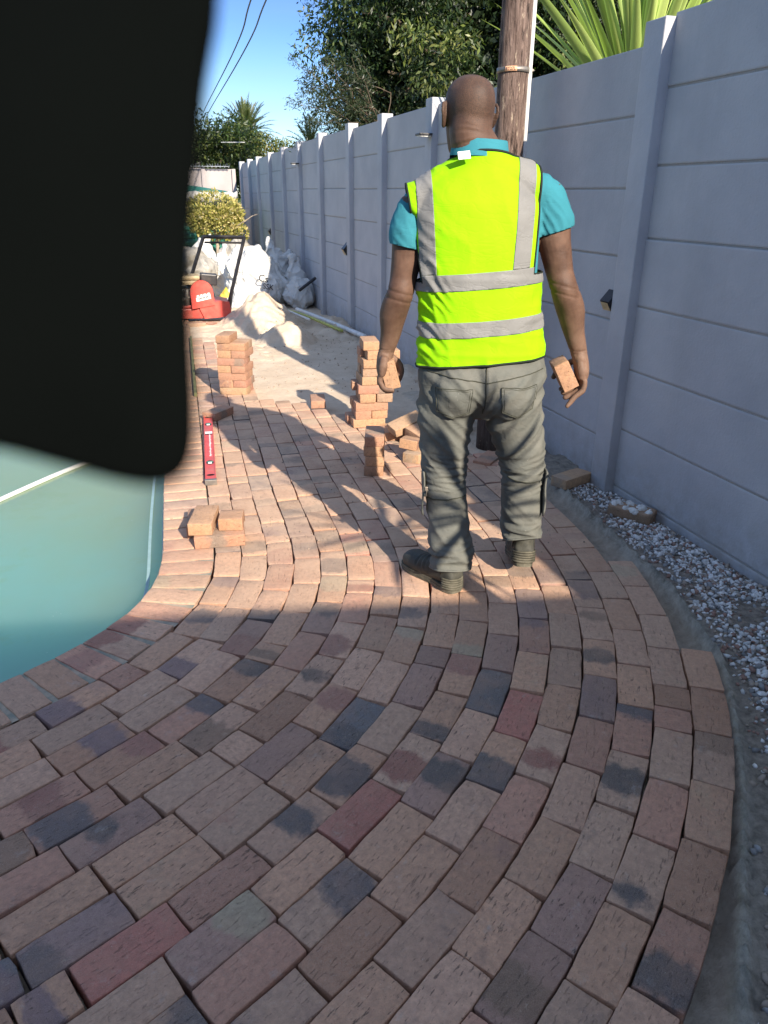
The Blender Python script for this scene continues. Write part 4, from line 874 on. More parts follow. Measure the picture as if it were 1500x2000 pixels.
def stack(cx, cy, rz, layers, title, group, z0=0.0):
    """layers from the bottom: list of (pattern, dx, dy, drz); pattern 'S' = two bricks across, 'E' = two bricks end-on, 's' = one across at the front, 'e' = one end-on at the left"""
    n = len(layers); z = z0
    for li, (pt, dx, dy, dr) in enumerate(layers):
        o = ORD[n - 1 - li] + (' layer down' if n - 1 - li else ' layer'); o = o.replace('top layer', 'top layer'); a = rz + dr; c, s = math.cos(a), math.sin(a)
        def W(u, v): return (cx + dx * math.cos(rz) - dy * math.sin(rz) + u * c - v * s, cy + dx * math.sin(rz) + dy * math.cos(rz) + u * s + v * c)
        items = {'S': [(0, -.055, 0, 'front'), (rb.uniform(-.035, -.005), .056, 0, 'back')], 's': [(0, -.055, 0, 'front')], 'E': [(-.056, 0, 1, 'left'), (.056, rb.uniform(-.006, .012), 1, 'right')], 'e': [(-.056, 0, 1, 'left')], 'T': [(0.0, 0, 1, 'single')]}[pt]
        for u, v, end, nm in items:
            x, y = W(u, v); put_brick(x, y, z + BT / 2, a + (math.pi / 2 if end else 0) + rb.normal() * .012, '%s clay brick in the %s of %s' % (nm, o, title), group, half=False)
        z += BT + 0.0008
ang1 = R_(-8)
stack(-1.165, 5.78, ang1, [('S', 0, 0, 0), ('E', 0, 0, .02), ('S', 0, 0, 0), ('E', 0, 0, -.02), ('S', 0, -.004, 0.01), ('E', .006, 0, 0), ('S', .008, .004, -.02), ('e', .0, 0.0, .03)], 'the left poolside stack', 'bricks in the left stack')
ang2 = R_(10)
stack(-0.105, 4.93, ang2, [('S', -.02, 0, 0.04), ('E', 0, 0, 0), ('S', 0, 0, .03), ('E', .03, -.01, 0), ('S', 0.025, 0, -.03), ('E', .04, .01, .05), ('S', .055, 0.01, -.02), ('E', .05, 0, .03), ('S', .075, 0.0, .06), ('e', .06, 0.02, -.03)], 'the leaning stack', 'bricks in the leaning stack')
for i in range(4): put_brick(-0.055 + rb.normal() * .002, 3.99, BT / 2 + i * (BT + .001), R_(88) + rb.normal() * .015, '%s brick of the four-high single column in the man\'s shadow' % ['lowest', 'second lowest', 'second highest', 'topmost'][i], 'bricks in the single column')
# tumbled bricks right of the column
put_brick(0.135, 4.50, 0.120, R_(28), 'clay brick tilted across the top of the small tumbled heap', 'tumbled bricks', tilt=(0.25, -0.28))
put_brick(0.235, 4.36, 0.085, R_(-50), 'clay brick leaning at the back right of the small tumbled heap', 'tumbled bricks', tilt=(0.15, 0.2))
put_brick(0.155, 4.22, 0.085, R_(70), 'half clay brick perched on the near side of the small tumbled heap', 'tumbled bricks', tilt=(0.1, 0.1), half=True)
put_brick(0.205, 4.20, BT / 2, R_(62), 'clay brick lying flat at the foot of the small tumbled heap', 'tumbled bricks')
put_brick(0.10, 4.58, BT / 2, R_(5), 'clay brick hidden underneath the tilted one in the tumbled heap', 'tumbled bricks')
# low pile by the coping
lp = R_(11); put_brick(-0.735, 3.015, BT / 2, lp, 'ochre clay brick lying crosswise at the bottom of the low pile by the pool', 'bricks in the low pile')
put_brick(-0.862, 3.17, BT / 2, lp + R_(90), 'clay brick under the back left of the low pile by the pool', 'bricks in the low pile')
put_brick(-0.815, 3.075, BT * 1.5 + .001, lp + R_(82), 'left brick on top of the low pile by the pool', 'bricks in the low pile')
put_brick(-0.690, 3.075, BT * 1.5 + .001, lp + R_(84), 'shorter right brick on top of the low pile by the pool', 'bricks in the low pile', half=True)
put_brick(-1.165, 5.05, BT / 2, R_(66), 'dusty brick lying alone in the shadow of the man\'s head by the level', 'single loose bricks', half=False)
put_brick(-0.50, 5.43, 0.018, R_(97), 'brick standing slightly proud at the ragged end of the laid rows', 'single loose bricks')
put_brick(1.035, 3.845, 0.006, R_(38), 'brown brick lying in the shade against the foot of the nearest wall post', 'single loose bricks')
put_brick(-2.25, 9.02, -0.005, R_(12), 'pinkish brick on the sand in front of the red compactor', 'single loose bricks')
put_brick(-2.10, 9.12, -0.02, R_(-22), 'broken half brick on the sand at the corner of the compactor plate', 'single loose bricks', half=True)
put_brick(0.62, 4.18, BT / 2 - 0.04, R_(60), 'brick lying in the wall\'s shade just past the man\'s legs', 'single loose bricks')
# mortar-crusted brick on the gravel
rbk = empty('rubble_brick', (1.235, 3.40, -0.005), R_(-38), label='old brick crusted with white mortar lying on the chips against the wall', cat='brick')
B = Bricks(); B.add(brick_template(10, 6, 4, 0.01), Matrix.Identity(4), rb, cols=lambda k: (np.tile([0.26, 0.16, 0.09], (k, 1)), np.tile([.2, .15, .1], (k, 1)), np.tile([0, 0, -.2], (k, 1))), am=0.003); me = B.mesh('body'); link('body', me, M['brick'], rbk)
mb = MB(); q = random.Random(6)
for _ in range(26): 
    x, y = q.uniform(-.10, .09), q.uniform(-.045, .045); r = q.uniform(.008, .02); mb.tube([(x, y, .02), (x + q.uniform(-.01, .01), y, .03 + r * .35)], [r, r * .7], 7)
me = remesh(mb, 0.004, 2); displace(me, lambda p, n: 0.003 * noise.noise(p * 120)); link('mortar_crust', me, M['mortar2'] if 'mortar2' in M else simple('white_mortar', (0.62, 0.6, 0.56), 0.95, bs=0.5), rbk)

# ------------------------------------------------------------------ spirit level, batten, pipes, hose
a = Vector((-0.930, 3.725, 0)); b = Vector((-1.237, 5.04, 0)); dv = (b - a); Ln = dv.length; lv = empty('spirit_level', (a.x, a.y, 0.0), math.atan2(dv.y, dv.x), label='long red spirit level lying along the coping left of the man\'s shadow', cat='spirit level')
mb = MB(); mb.box((Ln / 2, 0, 0.0135), (Ln - 0.04, 0.056, 0.026), bev=0.002); mb.box((Ln / 2, 0.026, 0.0145), (Ln - .04, 0.006, 0.030), bev=0.001); mb.box((Ln / 2, -0.026, 0.0145), (Ln - .04, 0.006, 0.030), bev=0.001); body = mb.build('body', M['red'], lv)
for x in (0.01, Ln - .01): mb = MB(); mb.box((x, 0, 0.0155), (0.026, 0.064, 0.031), bev=0.003); mb.build('end_cap', M['grey_metal'] if x < .1 else M['white_plastic'], lv)
for x, rx, ry in ((0.09, .013, .022), (0.30, .036, .021), (Ln - .27, .036, .021), (Ln - .10, .013, .022)):
    mb = MB(); V, F = lathe([(1, 0), (1, .0012), (.80, .0012), (.8, 0)], 20); mb.add([(x + v[0] * rx, v[1] * ry, 0.0266 + v[2]) for v in V], F); hb = mb.build('vial_window', M['black_metal'], lv)
    if rx > .02: mb = MB(); mb.box((x - 0.010, 0, .0285), (.022, .022, .003), bev=.001); mb.build('vial_label', M['white_print'], hb); mb = MB(); mb.tube([(x + .008, -.014, .0285), (x + .008, .014, .0285)], .004, 8); mb.build('vial', M['tank'], hb, True)
mb = MB(); mb.box((Ln - .46, 0, .0273), (.045, .05, .001)); mb.build('sticker', M['white_print'], lv); mb = MB(); mb.box((Ln - .495, 0, .0273), (.018, .05, .001)); mb.build('sticker', M['black_print'], lv)
mb = MB(); q = random.Random(2)
for i in range(26): mb.box((0.42 + i * 0.017, -0.006 + q.uniform(-.002, .002), .0273), (.009, q.uniform(.004, .012), .0006), (0, 0, q.uniform(-.3, .3)))
mb.build('worn_print', M['white_print'], lv)
mb = MB(); mb.box((Ln - 0.02 + .02, -0.02, .02), (.05, .004, .03), (0, 0, .4)); mb.build('end_clip', M['black_metal'], lv)
a = gnd(391, 775); b = gnd(379, 662); dv = b - a; bt = mb = MB(); mb.box((0, 0, 0), (dv.length, 0.022, 0.03), bev=.002); o = mb.build('screed_batten', M['olive'], None, label='thin olive batten laid on edge along the outer row beside the pool', cat='batten'); o.location = ((a + b) / 2) + Vector((-0.035, 0, 0.016)); o.rotation_euler = (0, 0, math.atan2(dv.y, dv.x))
def pipe(name, pts, r, m, label, cat): mb = MB(); mb.tube(pts, r, 12, sub=6); return mb.build(name, M[m], None, True, label=label, cat=cat)
p0, p1 = gnd(580, 604, .03), gnd(712, 657, .02); pipe('plastic_pipe', [p0, (p0 * .5 + p1 * .5) + Vector((0, 0, .004)), p1], 0.026, 'white_plastic', 'long white plastic pipe lying on the sand along the wall foot', 'pipe')
p0, p1 = gnd(563, 607, .04), gnd(668, 646, .02); pipe('garden_rod', [p0, p0 * .66 + p1 * .34 + Vector((0, 0, .02)), p1], 0.018, 'yellowgreen', 'yellow-green pipe lying on the sand left of the white one', 'pipe')
p0, p1 = gnd(560, 606, .08), gnd(604, 624, .05); pipe('white_rod', [p0, p1], 0.014, 'white_plastic', 'short white rod resting on the near end of the yellow-green pipe', 'rod')
p0, p1 = gnd(-20, 985, -0.128), gnd(122, 922, -0.128); p2 = gnd(230, 880, -0.13); pipe('pool_hose', [p0 + (p0 - p1) * .8, p0, p1, p2], 0.013, 'white_plastic', 'pale hose floating on the green pool water', 'hose')

# ------------------------------------------------------------------ plate compactor
pc = empty('plate_compactor', (-2.30, 9.50, -0.055), R_(16), label='red plate compactor with black frame handle standing on the sand', cat='plate compactor')
def part(nm, m, parent, fn, smooth=False, **k): mb = MB(); fn(mb); return mb.build(nm, M[m], parent, smooth, **k)
def f(mb): mb.prism([(-0.42, 0.10), (-0.33, 0.02), (0.30, 0.02), (0.40, 0.11), (0.38, 0.125), (0.28, 0.045), (-0.32, 0.045), (-0.41, 0.115)], 'x', -0.18, 0.36)
part('base_plate', 'grey_metal', pc, lambda mb: mb.prism([(-0.30, 0.0), (0.30, 0.0), (0.38, 0.07), (0.36, 0.085), (0.29, 0.02), (-0.29, 0.02), (-0.40, 0.085), (-0.42, 0.07)], 'y', -0.26, 0.26))
hs_ = part('housing', 'red', pc, lambda mb: (mb.prism([(0.03, 0.08), (0.36, 0.10), (0.34, 0.27), (0.24, 0.29), (0.05, 0.25), (-0.02, 0.20)], 'y', -0.22, 0.2), mb.box((-0.22, 0, 0.14), (0.5, 0.38, 0.12), bev=.015), mb.box((-0.17, -0.1, 0.22), (0.3, 0.15, 0.03), (0, -.1, 0), bev=.008)))
def arch(mb):
    pts = [(-0.13, 0.20), (-0.135, 0.38)] + [(0.0 + 0.135 * math.cos(a), 0.40 + 0.13 * math.sin(a)) for a in np.linspace(math.pi, 0, 12)] + [(0.145, 0.24)]
    mb.prism([(x + 0.02, z) for x, z in pts], 'y', -0.235, -0.12)
bc = part('belt_cover', 'red', pc, arch); part('decal', 'white_print', bc, lambda mb: mb.prism([(-0.05, 0.285), (0.125, 0.32), (0.115, 0.385), (-0.055, 0.33)], 'y', -0.238, -0.2355))
part('decal_marks', 'white_print', bc, lambda mb: [mb.prism([(x, 0.345 + x * .2), (x + 0.03, 0.352 + x * .2), (x + 0.028, 0.375 + x * .2), (x, 0.366 + x * .2)], 'y', -0.238, -0.2355) for x in (-0.045, -0.005, 0.035, 0.08)])
part('decal_print', 'black_print', bc, lambda mb: [mb.prism([(x, 0.312 + x * .22), (x + 0.011, 0.314 + x * .22), (x + 0.010, 0.338 + x * .22), (x - .001, 0.336 + x * .22)], 'y', -0.2392, -0.238) for x in (-0.025, -0.008, 0.009, 0.026, 0.043, 0.062, 0.079)])
part('engine_block', 'black_metal', pc, lambda mb: (mb.box((-0.18, 0.0, 0.32), (0.26, 0.24, 0.22), bev=.02), [mb.box((-0.18, 0, 0.26 + i * .03), (0.28, 0.26, 0.008)) for i in range(5)]))
part('engine_cover', 'red', pc, lambda mb: mb.box((-0.30, -0.1, 0.33), (0.08, 0.1, 0.2), bev=.03))
part('carburettor', 'grey_metal', pc, lambda mb: (mb.tube([(-0.16, -0.14, 0.24), (-0.15, -0.15, 0.42)], 0.03, 10), mb.tube([(-0.22, -0.15, 0.30), (-0.1, -0.15, 0.34)], 0.02, 8), mb.box((-0.12, -0.14, 0.36), (.05, .05, .07), bev=.01)), True)
part('fuel_tank', 'beige', pc, lambda mb: (mb.box((-0.17, 0, 0.50), (0.36, 0.30, 0.055), bev=.025), mb.box((-0.17, 0, 0.555), (0.37, 0.31, 0.05), bev=.022)))
part('fuel_cap', 'black_metal', pc, lambda mb: mb.tube([(-0.17, -.02, .58), (-0.17, -.02, .605)], .05, 16)); part('air_filter', 'black_metal', pc, lambda mb: mb.box((0.12, -0.06, 0.53), (0.20, 0.18, 0.13), (0, .1, 0), bev=.015))
def hand(mb):
    k = 0.42; a0 = (0.34, -0.18, 0.12); 
    for dx in (0,):
        pass
    A = [Vector((0.33, -0.1, 0.20)), Vector((0.60, 0.05, 1.00)), Vector((0.12, 0.25, 1.00)), Vector((-0.12, 0.2, 0.42))]
    for p, q_ in ((A[0], A[1]), (A[1], A[2]), (A[2], A[3])): mb.tube([p, q_], 0.022, 4, sq=0.7)
    B_ = [a.lerp(sum(A, Vector()) / 4, 0.10) for a in A]; mb.tube([B_[1] - Vector((0, 0, .03)), B_[2] - Vector((0, 0, .03))], 0.012, 4)
    mb.tube([Vector((0.36, 0.12, 0.1)), Vector((0.40, 0.0, 0.4))], 0.02, 4)
part('handle', 'black_metal', pc, hand)

# ------------------------------------------------------------------ sacks
M['greybag'] = simple('grey_printed_sack', (0.33, 0.31, 0.28), 0.6, dirt=(0.25, 0.2, 0.12, 0.7), dscale=6, var=0.35, nscale=8)
M['yelbag'] = simple('yellow_printed_sack', (0.62, 0.45, 0.06), 0.6, dirt=(0.6, 0.57, 0.5, 0.8), dscale=7)
def sack(px, py, Y, w, h, d, label, seed, m='bag', lobes=None, ears=(), spin=0.0, fold=0.02, print_=None):
    c = P_at(px, py, Y); root = empty('sack', (c.x, Y, c.z - h / 2), spin, label=label, cat='sack', group='sacks heaped by the end of the wall'); mb = MB()
    mb.tube([(0, 0, 0.04 * h), (0, 0, 0.2 * h), (0, 0, 0.5 * h), (0, 0, 0.78 * h), (0.0, 0, 0.98 * h)], [(w * .42, d * .42), (w * .52, d * .52), (w * .48, d * .48), (w * .36, d * .36), (w * .16, d * .16)], 20, sub=3, sq=0.8)
    for (x, y, z, r) in (lobes or []): mb.tube([(x, y, z - r * .4), (x, y, z + r * .4)], [r, r], 12)
    for (x0, z0, x1, z1, r) in ears: mb.tube([(x0, 0, z0), ((x0 + x1) / 2, -.02, (z0 + z1) / 2), (x1, 0.01, z1)], [r, r * .75, r * .25], 10, sub=3)
    me = remesh(mb, 0.013, 3); off = Vector((seed * 7.1, seed * 3.3, 0))
    def fn(p, n):
        q0 = p * 3.0 + off; cr = 1 - min(1, abs(noise.noise(Vector((q0.x * 1.5, q0.y * 1.5, q0.z * .8 + q0.x * .7)))) * 7); cr2 = 1 - min(1, abs(noise.noise(q0 * 2.3 + Vector((5, 2, 1)))) * 6)
        q = p * 4.2 + off; a = 1 - abs(noise.noise(Vector((q.x * 1.6, q.y * 1.6, q.z * .55)))) * 2.6; b_ = 1 - abs(noise.noise(q * 2.1 + Vector((3, 1, 8)))) * 2.6; c_ = noise.noise(p * 2.5 + off); return fold * (a * .9 + b_ * .35 - 0.5) + .05 * c_ + .030 * cr + .014 * cr2
    displace(me, fn); b = link('bag', me, M[m], root)
    return root, b
s1, b1 = sack(497, 548, 11.15, 0.80, 0.80, 0.7, 'biggest bulging white woven sack in the heap, black lettering on its side', 1, lobes=[(-.18, -.1, .55, .2), (.22, -.1, .3, .24)], fold=.02)
sack(540, 540, 11.7, 0.42, 0.75, 0.5, 'white sack behind the biggest one with a pointed ear against the wall', 2, ears=((-.05, .55, -.1, .92, .08), (.0, .55, .25, .72, .09)))
sack(488, 590, 10.8, 0.75, 0.26, 0.5, 'low flattened white sack in front of the biggest sack', 3, lobes=[(-.2, 0, .1, .12)])
sack(440, 535, 11.8, 0.36, 0.6, 0.4, 'white printed sack with peaked top behind the compactor handle', 4, ears=((0, .4, .02, .72, .07), (-.1, .4, -.14, .62, .05)))
sack(398, 505, 12.1, 0.36, 0.55, 0.4, 'white sack with a sharp peak below the shrub, left of the handle', 5, ears=((0, .4, .14, .64, .07),))
sack(384, 520, 11.5, 0.5, 0.42, 0.45, 'grimy grey-brown printed sack at the left end of the heap', 6, m='greybag', lobes=[(-.1, -.1, .32, .16)])
sack(447, 578, 11.0, 0.26, 0.24, 0.25, 'yellow printed sack with a pale top between compactor and white sacks', 7, m='yelbag')
sack(462, 500, 12.2, 0.5, 0.5, 0.4, 'dull grey sack at the back showing through the compactor handle', 8, m='greybag')
sack(470, 520, 11.9, 0.4, 0.6, 0.4, 'white sack at the back right of the compactor handle', 9)
s2, b2 = sack(583, 571, 10.95, 0.42, 0.34, 0.4, 'olive-stained white sack nearest the wall, slumped on the ground', 10, fold=.02)
sack(576, 553, 11.2, 0.36, 0.52, 0.35, 'crumpled open white sack with loop handles leaning by the wall', 11, ears=((-.02, .3, -.02, .62, .05), (.08, .3, .05, .6, .04), (-.1, .25, -.2, .2, .06)))
tm = text_mesh('Cs', 0.13, 0.002); o = link('print', tm, M['black_print'], b1); o.location = (0.20, -0.44, 0.47); o.rotation_euler = (R_(84), R_(12), R_(24))
tm = text_mesh('SSK', 0.10, 0.002); o = link('print', tm, M['black_print'], b1); o.location = (0.26, -0.44, 0.36); o.rotation_euler = (R_(86), R_(12), R_(24))
a = P_at(585, 567, 10.7); b = P_at(616, 543, 10.75); mb = MB(); mb.tube([a, b], 0.022, 10); mb.build('tool_handle', M['black_metal'], None, True, label='dark tool handle sticking out of the sack by the wall', cat='tool handle')

# ------------------------------------------------------------------ phone-case flap hanging a hand's breadth in front of the lens
def cam_pt(px, py, dist): return _f * dist + _xr * ((px - 750) / 1450 * dist) - _ur * ((py - 1000) / 1450 * dist) + Vector((0, 0, CAMH))
DF = 0.0385; out = [(418, -170), (420, -100), (415, 10), (398, 110), (383, 240), (368, 400), (362, 520), (366, 650), (371, 760), (371, 850), (362, 895), (340, 925), (300, 940), (250, 938), (190, 925), (120, 905), (60, 888), (0, 872), (-120, 845), (-240, 800), (-260, 740), (-260, -170)]
out = catmull([(x, y) for x, y in out], 3); mb = MB(); n = len(out); V = []
for dz, sh_ in ((0.0, 0.0), (-0.0004, -10), (0.0012, 8), (0.0026, -4)):
    cen_ = np.array([60, 360]); 
    for x, y in out: 
        v = np.array([x, y]) - cen_; l = np.linalg.norm(v); v = v * (1 + sh_ / l) + cen_; V.append(cam_pt(v[0], v[1], DF) + _f * dz * .6)
rings = [1, 0, 2, 3]; F = []
for a_, b_ in zip(rings[:-1], rings[1:]): F += [(a_ * n + i, a_ * n + (i + 1) % n, b_ * n + (i + 1) % n, b_ * n + i) for i in range(n)]
F += [tuple(range(2 * n - 1, n - 1, -1)), tuple(3 * n + i for i in range(n))]; mb.add(V, F)
mb.build('phone_case_flap', M['flap'], None, True, label='blurred black phone-case flap hanging close to the lens, covering the upper left', cat='phone case')
# ------------------------------------------------------------------ the man
def joint_tube(mb, P, R, n=20, ref=(1, 0, 0), sub=4, sq=1.0): mb.tube(P, R, n, ref, sub, True, sq)
def nz_(p, s, o=0.0): return noise.noise(Vector((p.x * s + o, p.y * s + o * 1.7, p.z * s - o)))
body = MB()
# head and neck (walking away, face turned slightly to the left)
HC = Vector((0.268, 2.735, 1.69)); hz = R_(14)
def H(x, y, z):  # head frame: +y is the face
    c, s = math.cos(hz), math.sin(hz); return (HC.x + x * c - y * s, HC.y + x * s + y * c, HC.z + z)
def hring(z, rx, ry, cy): return (z, rx, ry, cy)
prof = [(-0.125, 0.030, 0.030, 0.065), (-0.105, 0.048, 0.062, 0.040), (-0.075, 0.060, 0.084, 0.016), (-0.035, 0.070, 0.097, 0.000), (0.0, 0.0765, 0.104, -0.006), (0.035, 0.0775, 0.105, -0.008), (0.065, 0.071, 0.098, -0.006), (0.088, 0.055, 0.078, -0.004), (0.102, 0.032, 0.048, -0.002), (0.107, 0.010, 0.016, 0)]
A = catmull(prof, 4); V = []; F = []; n = 36
for a in A:
    for k in range(n):
        th = 2 * math.pi * k / n; V.append(H(a[1] * math.cos(th), a[3] + a[2] * math.sin(th), a[0]))
for i in range(len(A) - 1):
    for k in range(n): k2 = (k + 1) % n; F.append((i * n + k, i * n + k2, (i + 1) * n + k2, (i + 1) * n + k))
F += [tuple(range(n - 1, -1, -1)), tuple((len(A) - 1) * n + k for k in range(n))]; body.add(V, F)
# face: brow, nose, lips, chin, cheeks
joint_tube(body, [H(-.05, .082, .018), H(0, .096, .02), H(.05, .082, .018)], [.011, .012, .011], 10, (0, 0, 1))
joint_tube(body, [H(0, .094, .01), H(0, .110, -.022), H(0, .116, -.036)], [.009, .013, .017], 10)
joint_tube(body, [H(-.018, .104, -.038), H(.018, .104, -.038)], [.010, .010], 8, (0, 0, 1), 1)
joint_tube(body, [H(-.024, .092, -.064), H(0, .102, -.063), H(.024, .092, -.064)], [.005, .008, .005], 8, (0, 0, 1)); joint_tube(body, [H(-.022, .09, -.076), H(0, .1, -.077), H(.022, .09, -.076)], [.005, .008, .005], 8, (0, 0, 1))
joint_tube(body, [H(0, .08, -.105), H(0, .088, -.112)], [.022, .018], 10)
for sx in (-1, 1):
    joint_tube(body, [H(.034 * sx, .077, -.005), H(.034 * sx, .083, -.005)], [.014, .011], 10)
    # ear: rim and lobe standing off the skull
    e = [H(.076 * sx, .006, -.028), H(.083 * sx, .004, -.040), H(.090 * sx, -.010, -.022), H(.0945 * sx, -.020, 0.002), H(.091 * sx, -.012, 0.024), H(.081 * sx, .004, 0.026)]
    body.tube(e, [.006, .0075, .0058, .0055, .0058, .006], 8, (0, 1, 0), 3); body.tube([H(.076 * sx, .002, .018), H(.084 * sx, -.004, 0), H(.080 * sx, 0, -.03)], [(.004, .012), (.004, .014), (.004, .009)], 8, (1, 0, 0), 2)
NB = Vector((0.325, 2.70, 1.52))
joint_tube(body, [H(0, -.030, -.02), H(0, -.036, -.075), tuple(NB + Vector((-.012, .0, .035))), tuple(NB + Vector((0.005, 0, -.05)))], [(.068, .074), (.071, .074), (.077, .074), (.11, .085)], 28)

# trunk
SL = Vector((0.110, 2.715, 1.405)); SRt = Vector((0.528, 2.715, 1.445)); PEL = Vector((0.353, 2.70, 0.86))
tr = [((0.353, 2.70, 0.74), (.165, .115)), ((0.352, 2.70, 0.86), (.195, .135)), ((0.348, 2.70, 0.98), (.195, .130)), ((0.335, 2.705, 1.12), (.192, .130)), ((0.322, 2.71, 1.28), (.200, .132)), ((0.320, 2.705, 1.40), (.195, .118)), ((0.322, 2.70, 1.475), (.15, .095)), ((0.325, 2.70, 1.53), (.09, .075))]
joint_tube(body, [p for p, r in tr], [r for p, r in tr], 36, sq=0.92)
joint_tube(body, [tuple(SL), tuple(NB + Vector((-.03, 0, -.03))), tuple(NB + Vector((.03, 0, -.03))), tuple(SRt)], [(.062, .060), (.062, .066), (.062, .066), (.062, .060)], 20, (0, 0, 1))
# arms: shoulder, elbow, wrist follow the photograph
EL = Vector((0.052, 2.705, 1.125)); WL = Vector((0.006, 2.775, 0.912)); ER = Vector((0.622, 2.700, 1.150)); WR = Vector((0.716, 2.755, 0.915))
def arm(S, E_, W_, out):
    m1 = S.lerp(E_, .5); m2 = E_.lerp(W_, .33)
    joint_tube(body, [tuple(S + Vector((0, 0, .01))), tuple(S.lerp(E_, .22) + out * .012), tuple(m1 + out * .004), tuple(S.lerp(E_, .82)), tuple(E_ + Vector((0, -.008, 0))), tuple(m2 + out * .007), tuple(E_.lerp(W_, .68)), tuple(W_)],
               [.062, (.063, .065), (.056, .059), (.047, .050), (.047, .049), (.0495, .050), (.038, .036), (.030, .025)], 22, (1, 0, 0), 5)
    body.tube([tuple(E_ + Vector((0, -.030, .018))), tuple(E_ + Vector((0.002, -.036, -.006)))], [.018, .016], 10)
arm(SL, EL, WL, Vector((-1, 0, 0))); arm(SRt, ER, WR, Vector((1, 0, 0)))
# legs and ankles inside the trousers and boots
HLp = Vector((0.262, 2.70, 0.80)); HRp = Vector((0.445, 2.70, 0.80)); KL = Vector((0.232, 2.70, 0.45)); KR = Vector((0.535, 2.725, 0.45)); AL = Vector((0.262, 2.66, 0.10)); AR = Vector((0.560, 2.735, 0.14))
for hp, kn, an in ((HLp, KL, AL), (HRp, KR, AR)):
    joint_tube(body, [tuple(hp), tuple(hp.lerp(kn, .5)), tuple(kn), tuple(kn.lerp(an, .35)), tuple(an)], [(.085, .09), (.072, .08), (0.056, .06), (.050, .055), (.030, .034)], 20)
# right hand round the half brick: palm edge towards us, fingers curled left beneath it
def finger(P, r0, r1): body.tube([tuple(p) for p in P], [r0] * (len(P) - 1) + [r1], 10, (0, 1, 0), 4)
V3 = Vector
pr = WR
joint_tube(body, [tuple(WR), (0.724, 2.752, 0.885), (0.731, 2.745, 0.850), (0.731, 2.742, 0.822)], [(.030, .027), (.028, .038), (.027, .046), (.024, .044)], 18, (1, 0, 0), 4)
body.tube([(0.716, 2.72, .885), (0.722, 2.712, .85), (0.724, 2.710, .825)], [.016, .017, .013], 10, sub=3)   # little-finger side of the palm
for (y, dz, tip, r) in ((2.775, .004, (-.004, 0, -.006), .0093), (2.752, -.006, (0, 0, -.004), .0098), (2.729, -.012, (.004, 0, -.012), .0094), (2.707, -.018, (.010, -.004, -.034), .0082)):
    k0 = V3((.737, y, .826 + dz * .4)); k1 = V3((.731, y - .002, .796 + dz)); k2 = V3((.706, y - .004, .776 + dz)); k3 = V3((.668, y - .004, .772 + dz)) + V3(tip)
    finger([k0, k0.lerp(k1, .5) + V3((.003, 0, 0)), k1, k2, k2.lerp(k3, .5), k3], r * 1.28, r * 1.08)
finger([(0.716, 2.785, 0.880), (0.690, 2.800, 0.860), (0.660, 2.806, 0.838), (0.640, 2.800, 0.806)], .0125, .009)
# left hand hooked round a brick: lit palm edge on the left, shaded thumb side on the right
joint_tube(body, [tuple(WL), (-0.002, 2.778, 0.885), (-0.006, 2.775, 0.850), (-0.006, 2.772, 0.826)], [(.030, .027), (.028, .038), (.026, .046), (.023, .043)], 18, (1, 0, 0), 4)
body.tube([(0.0, 2.742, .888), (-.006, 2.734, .855), (-.010, 2.735, .828)], [.017, .018, .014], 10, sub=3)
for (y, dz, r) in ((2.805, 0.0, .0093), (2.783, -.006, .0098), (2.760, -.006, .0094), (2.738, .002, .0084)):
    k0 = V3((-.010, y, .830)); k1 = V3((-.016, y - .002, .798 + dz)); k2 = V3((.000, y - .005, .775 + dz)); k3 = V3((.032, y - .006, .770 + dz)); finger([k0, k0.lerp(k1, .5) - V3((.003, 0, 0)), k1, k2, k3], r * 1.28, r * 1.08)
finger([(0.012, 2.79, 0.893), (0.044, 2.790, 0.868), (0.060, 2.785, 0.838), (0.052, 2.778, 0.806), (0.038, 2.774, .788)], .014, .009)
bme = remesh(body, 0.0042, 3, 0.5)
def skin_relief(p, n):
    o = 0.0
    if p.y < HC.y and 1.55 < p.z < 1.66:
        for z0, dd in ((1.622, .0022), (1.592, .0022), (1.642, .0012)):
            zz = z0 + 0.012 * math.sin((p.x - HC.x) * 22 + z0 * 40); o -= dd * math.exp(-((p.z - zz) / .0035) ** 2) * max(0, 1 - abs(p.x - HC.x) / .06)
            o += dd * .7 * math.exp(-((p.z - zz - .009) / .006) ** 2) * max(0, 1 - abs(p.x - HC.x) / .06)
    for E_, W_ in ((EL, WL), (ER, WR)):
        dq = p - E_
        if dq.length < .07 and p.y < E_.y + .01:
            for z0 in (-.022, .006): o -= .0022 * math.exp(-((dq.z - z0 + dq.x * .25) / .004) ** 2)
        dq = p - W_
        if dq.length < .05:
            for z0 in (.006, -.004): o -= .0014 * math.exp(-((dq.z - z0) / .0028) ** 2)
    return o
displace(bme, lambda p, n: skin_relief(p, n) + 0.0012 * nz_(p, 22) + (0.0010 * nz_(p, 70) if p.z < 0.93 else 0))
man = link('person', bme, M['skin'], None, label='man seen from behind in a fluorescent yellow vest, walking away with bricks in both hands', cat='person')
put_brick(0.668, 2.752, 0.834, R_(88), 'half brick held in the man\'s right hand', 'bricks in the man\'s hands', tilt=(R_(62), 0), half=True)
put_brick(0.020, 2.782, 0.826, R_(90), 'half brick gripped in the man\'s left hand', 'bricks in the man\'s hands', tilt=(R_(75), 0), half=True)

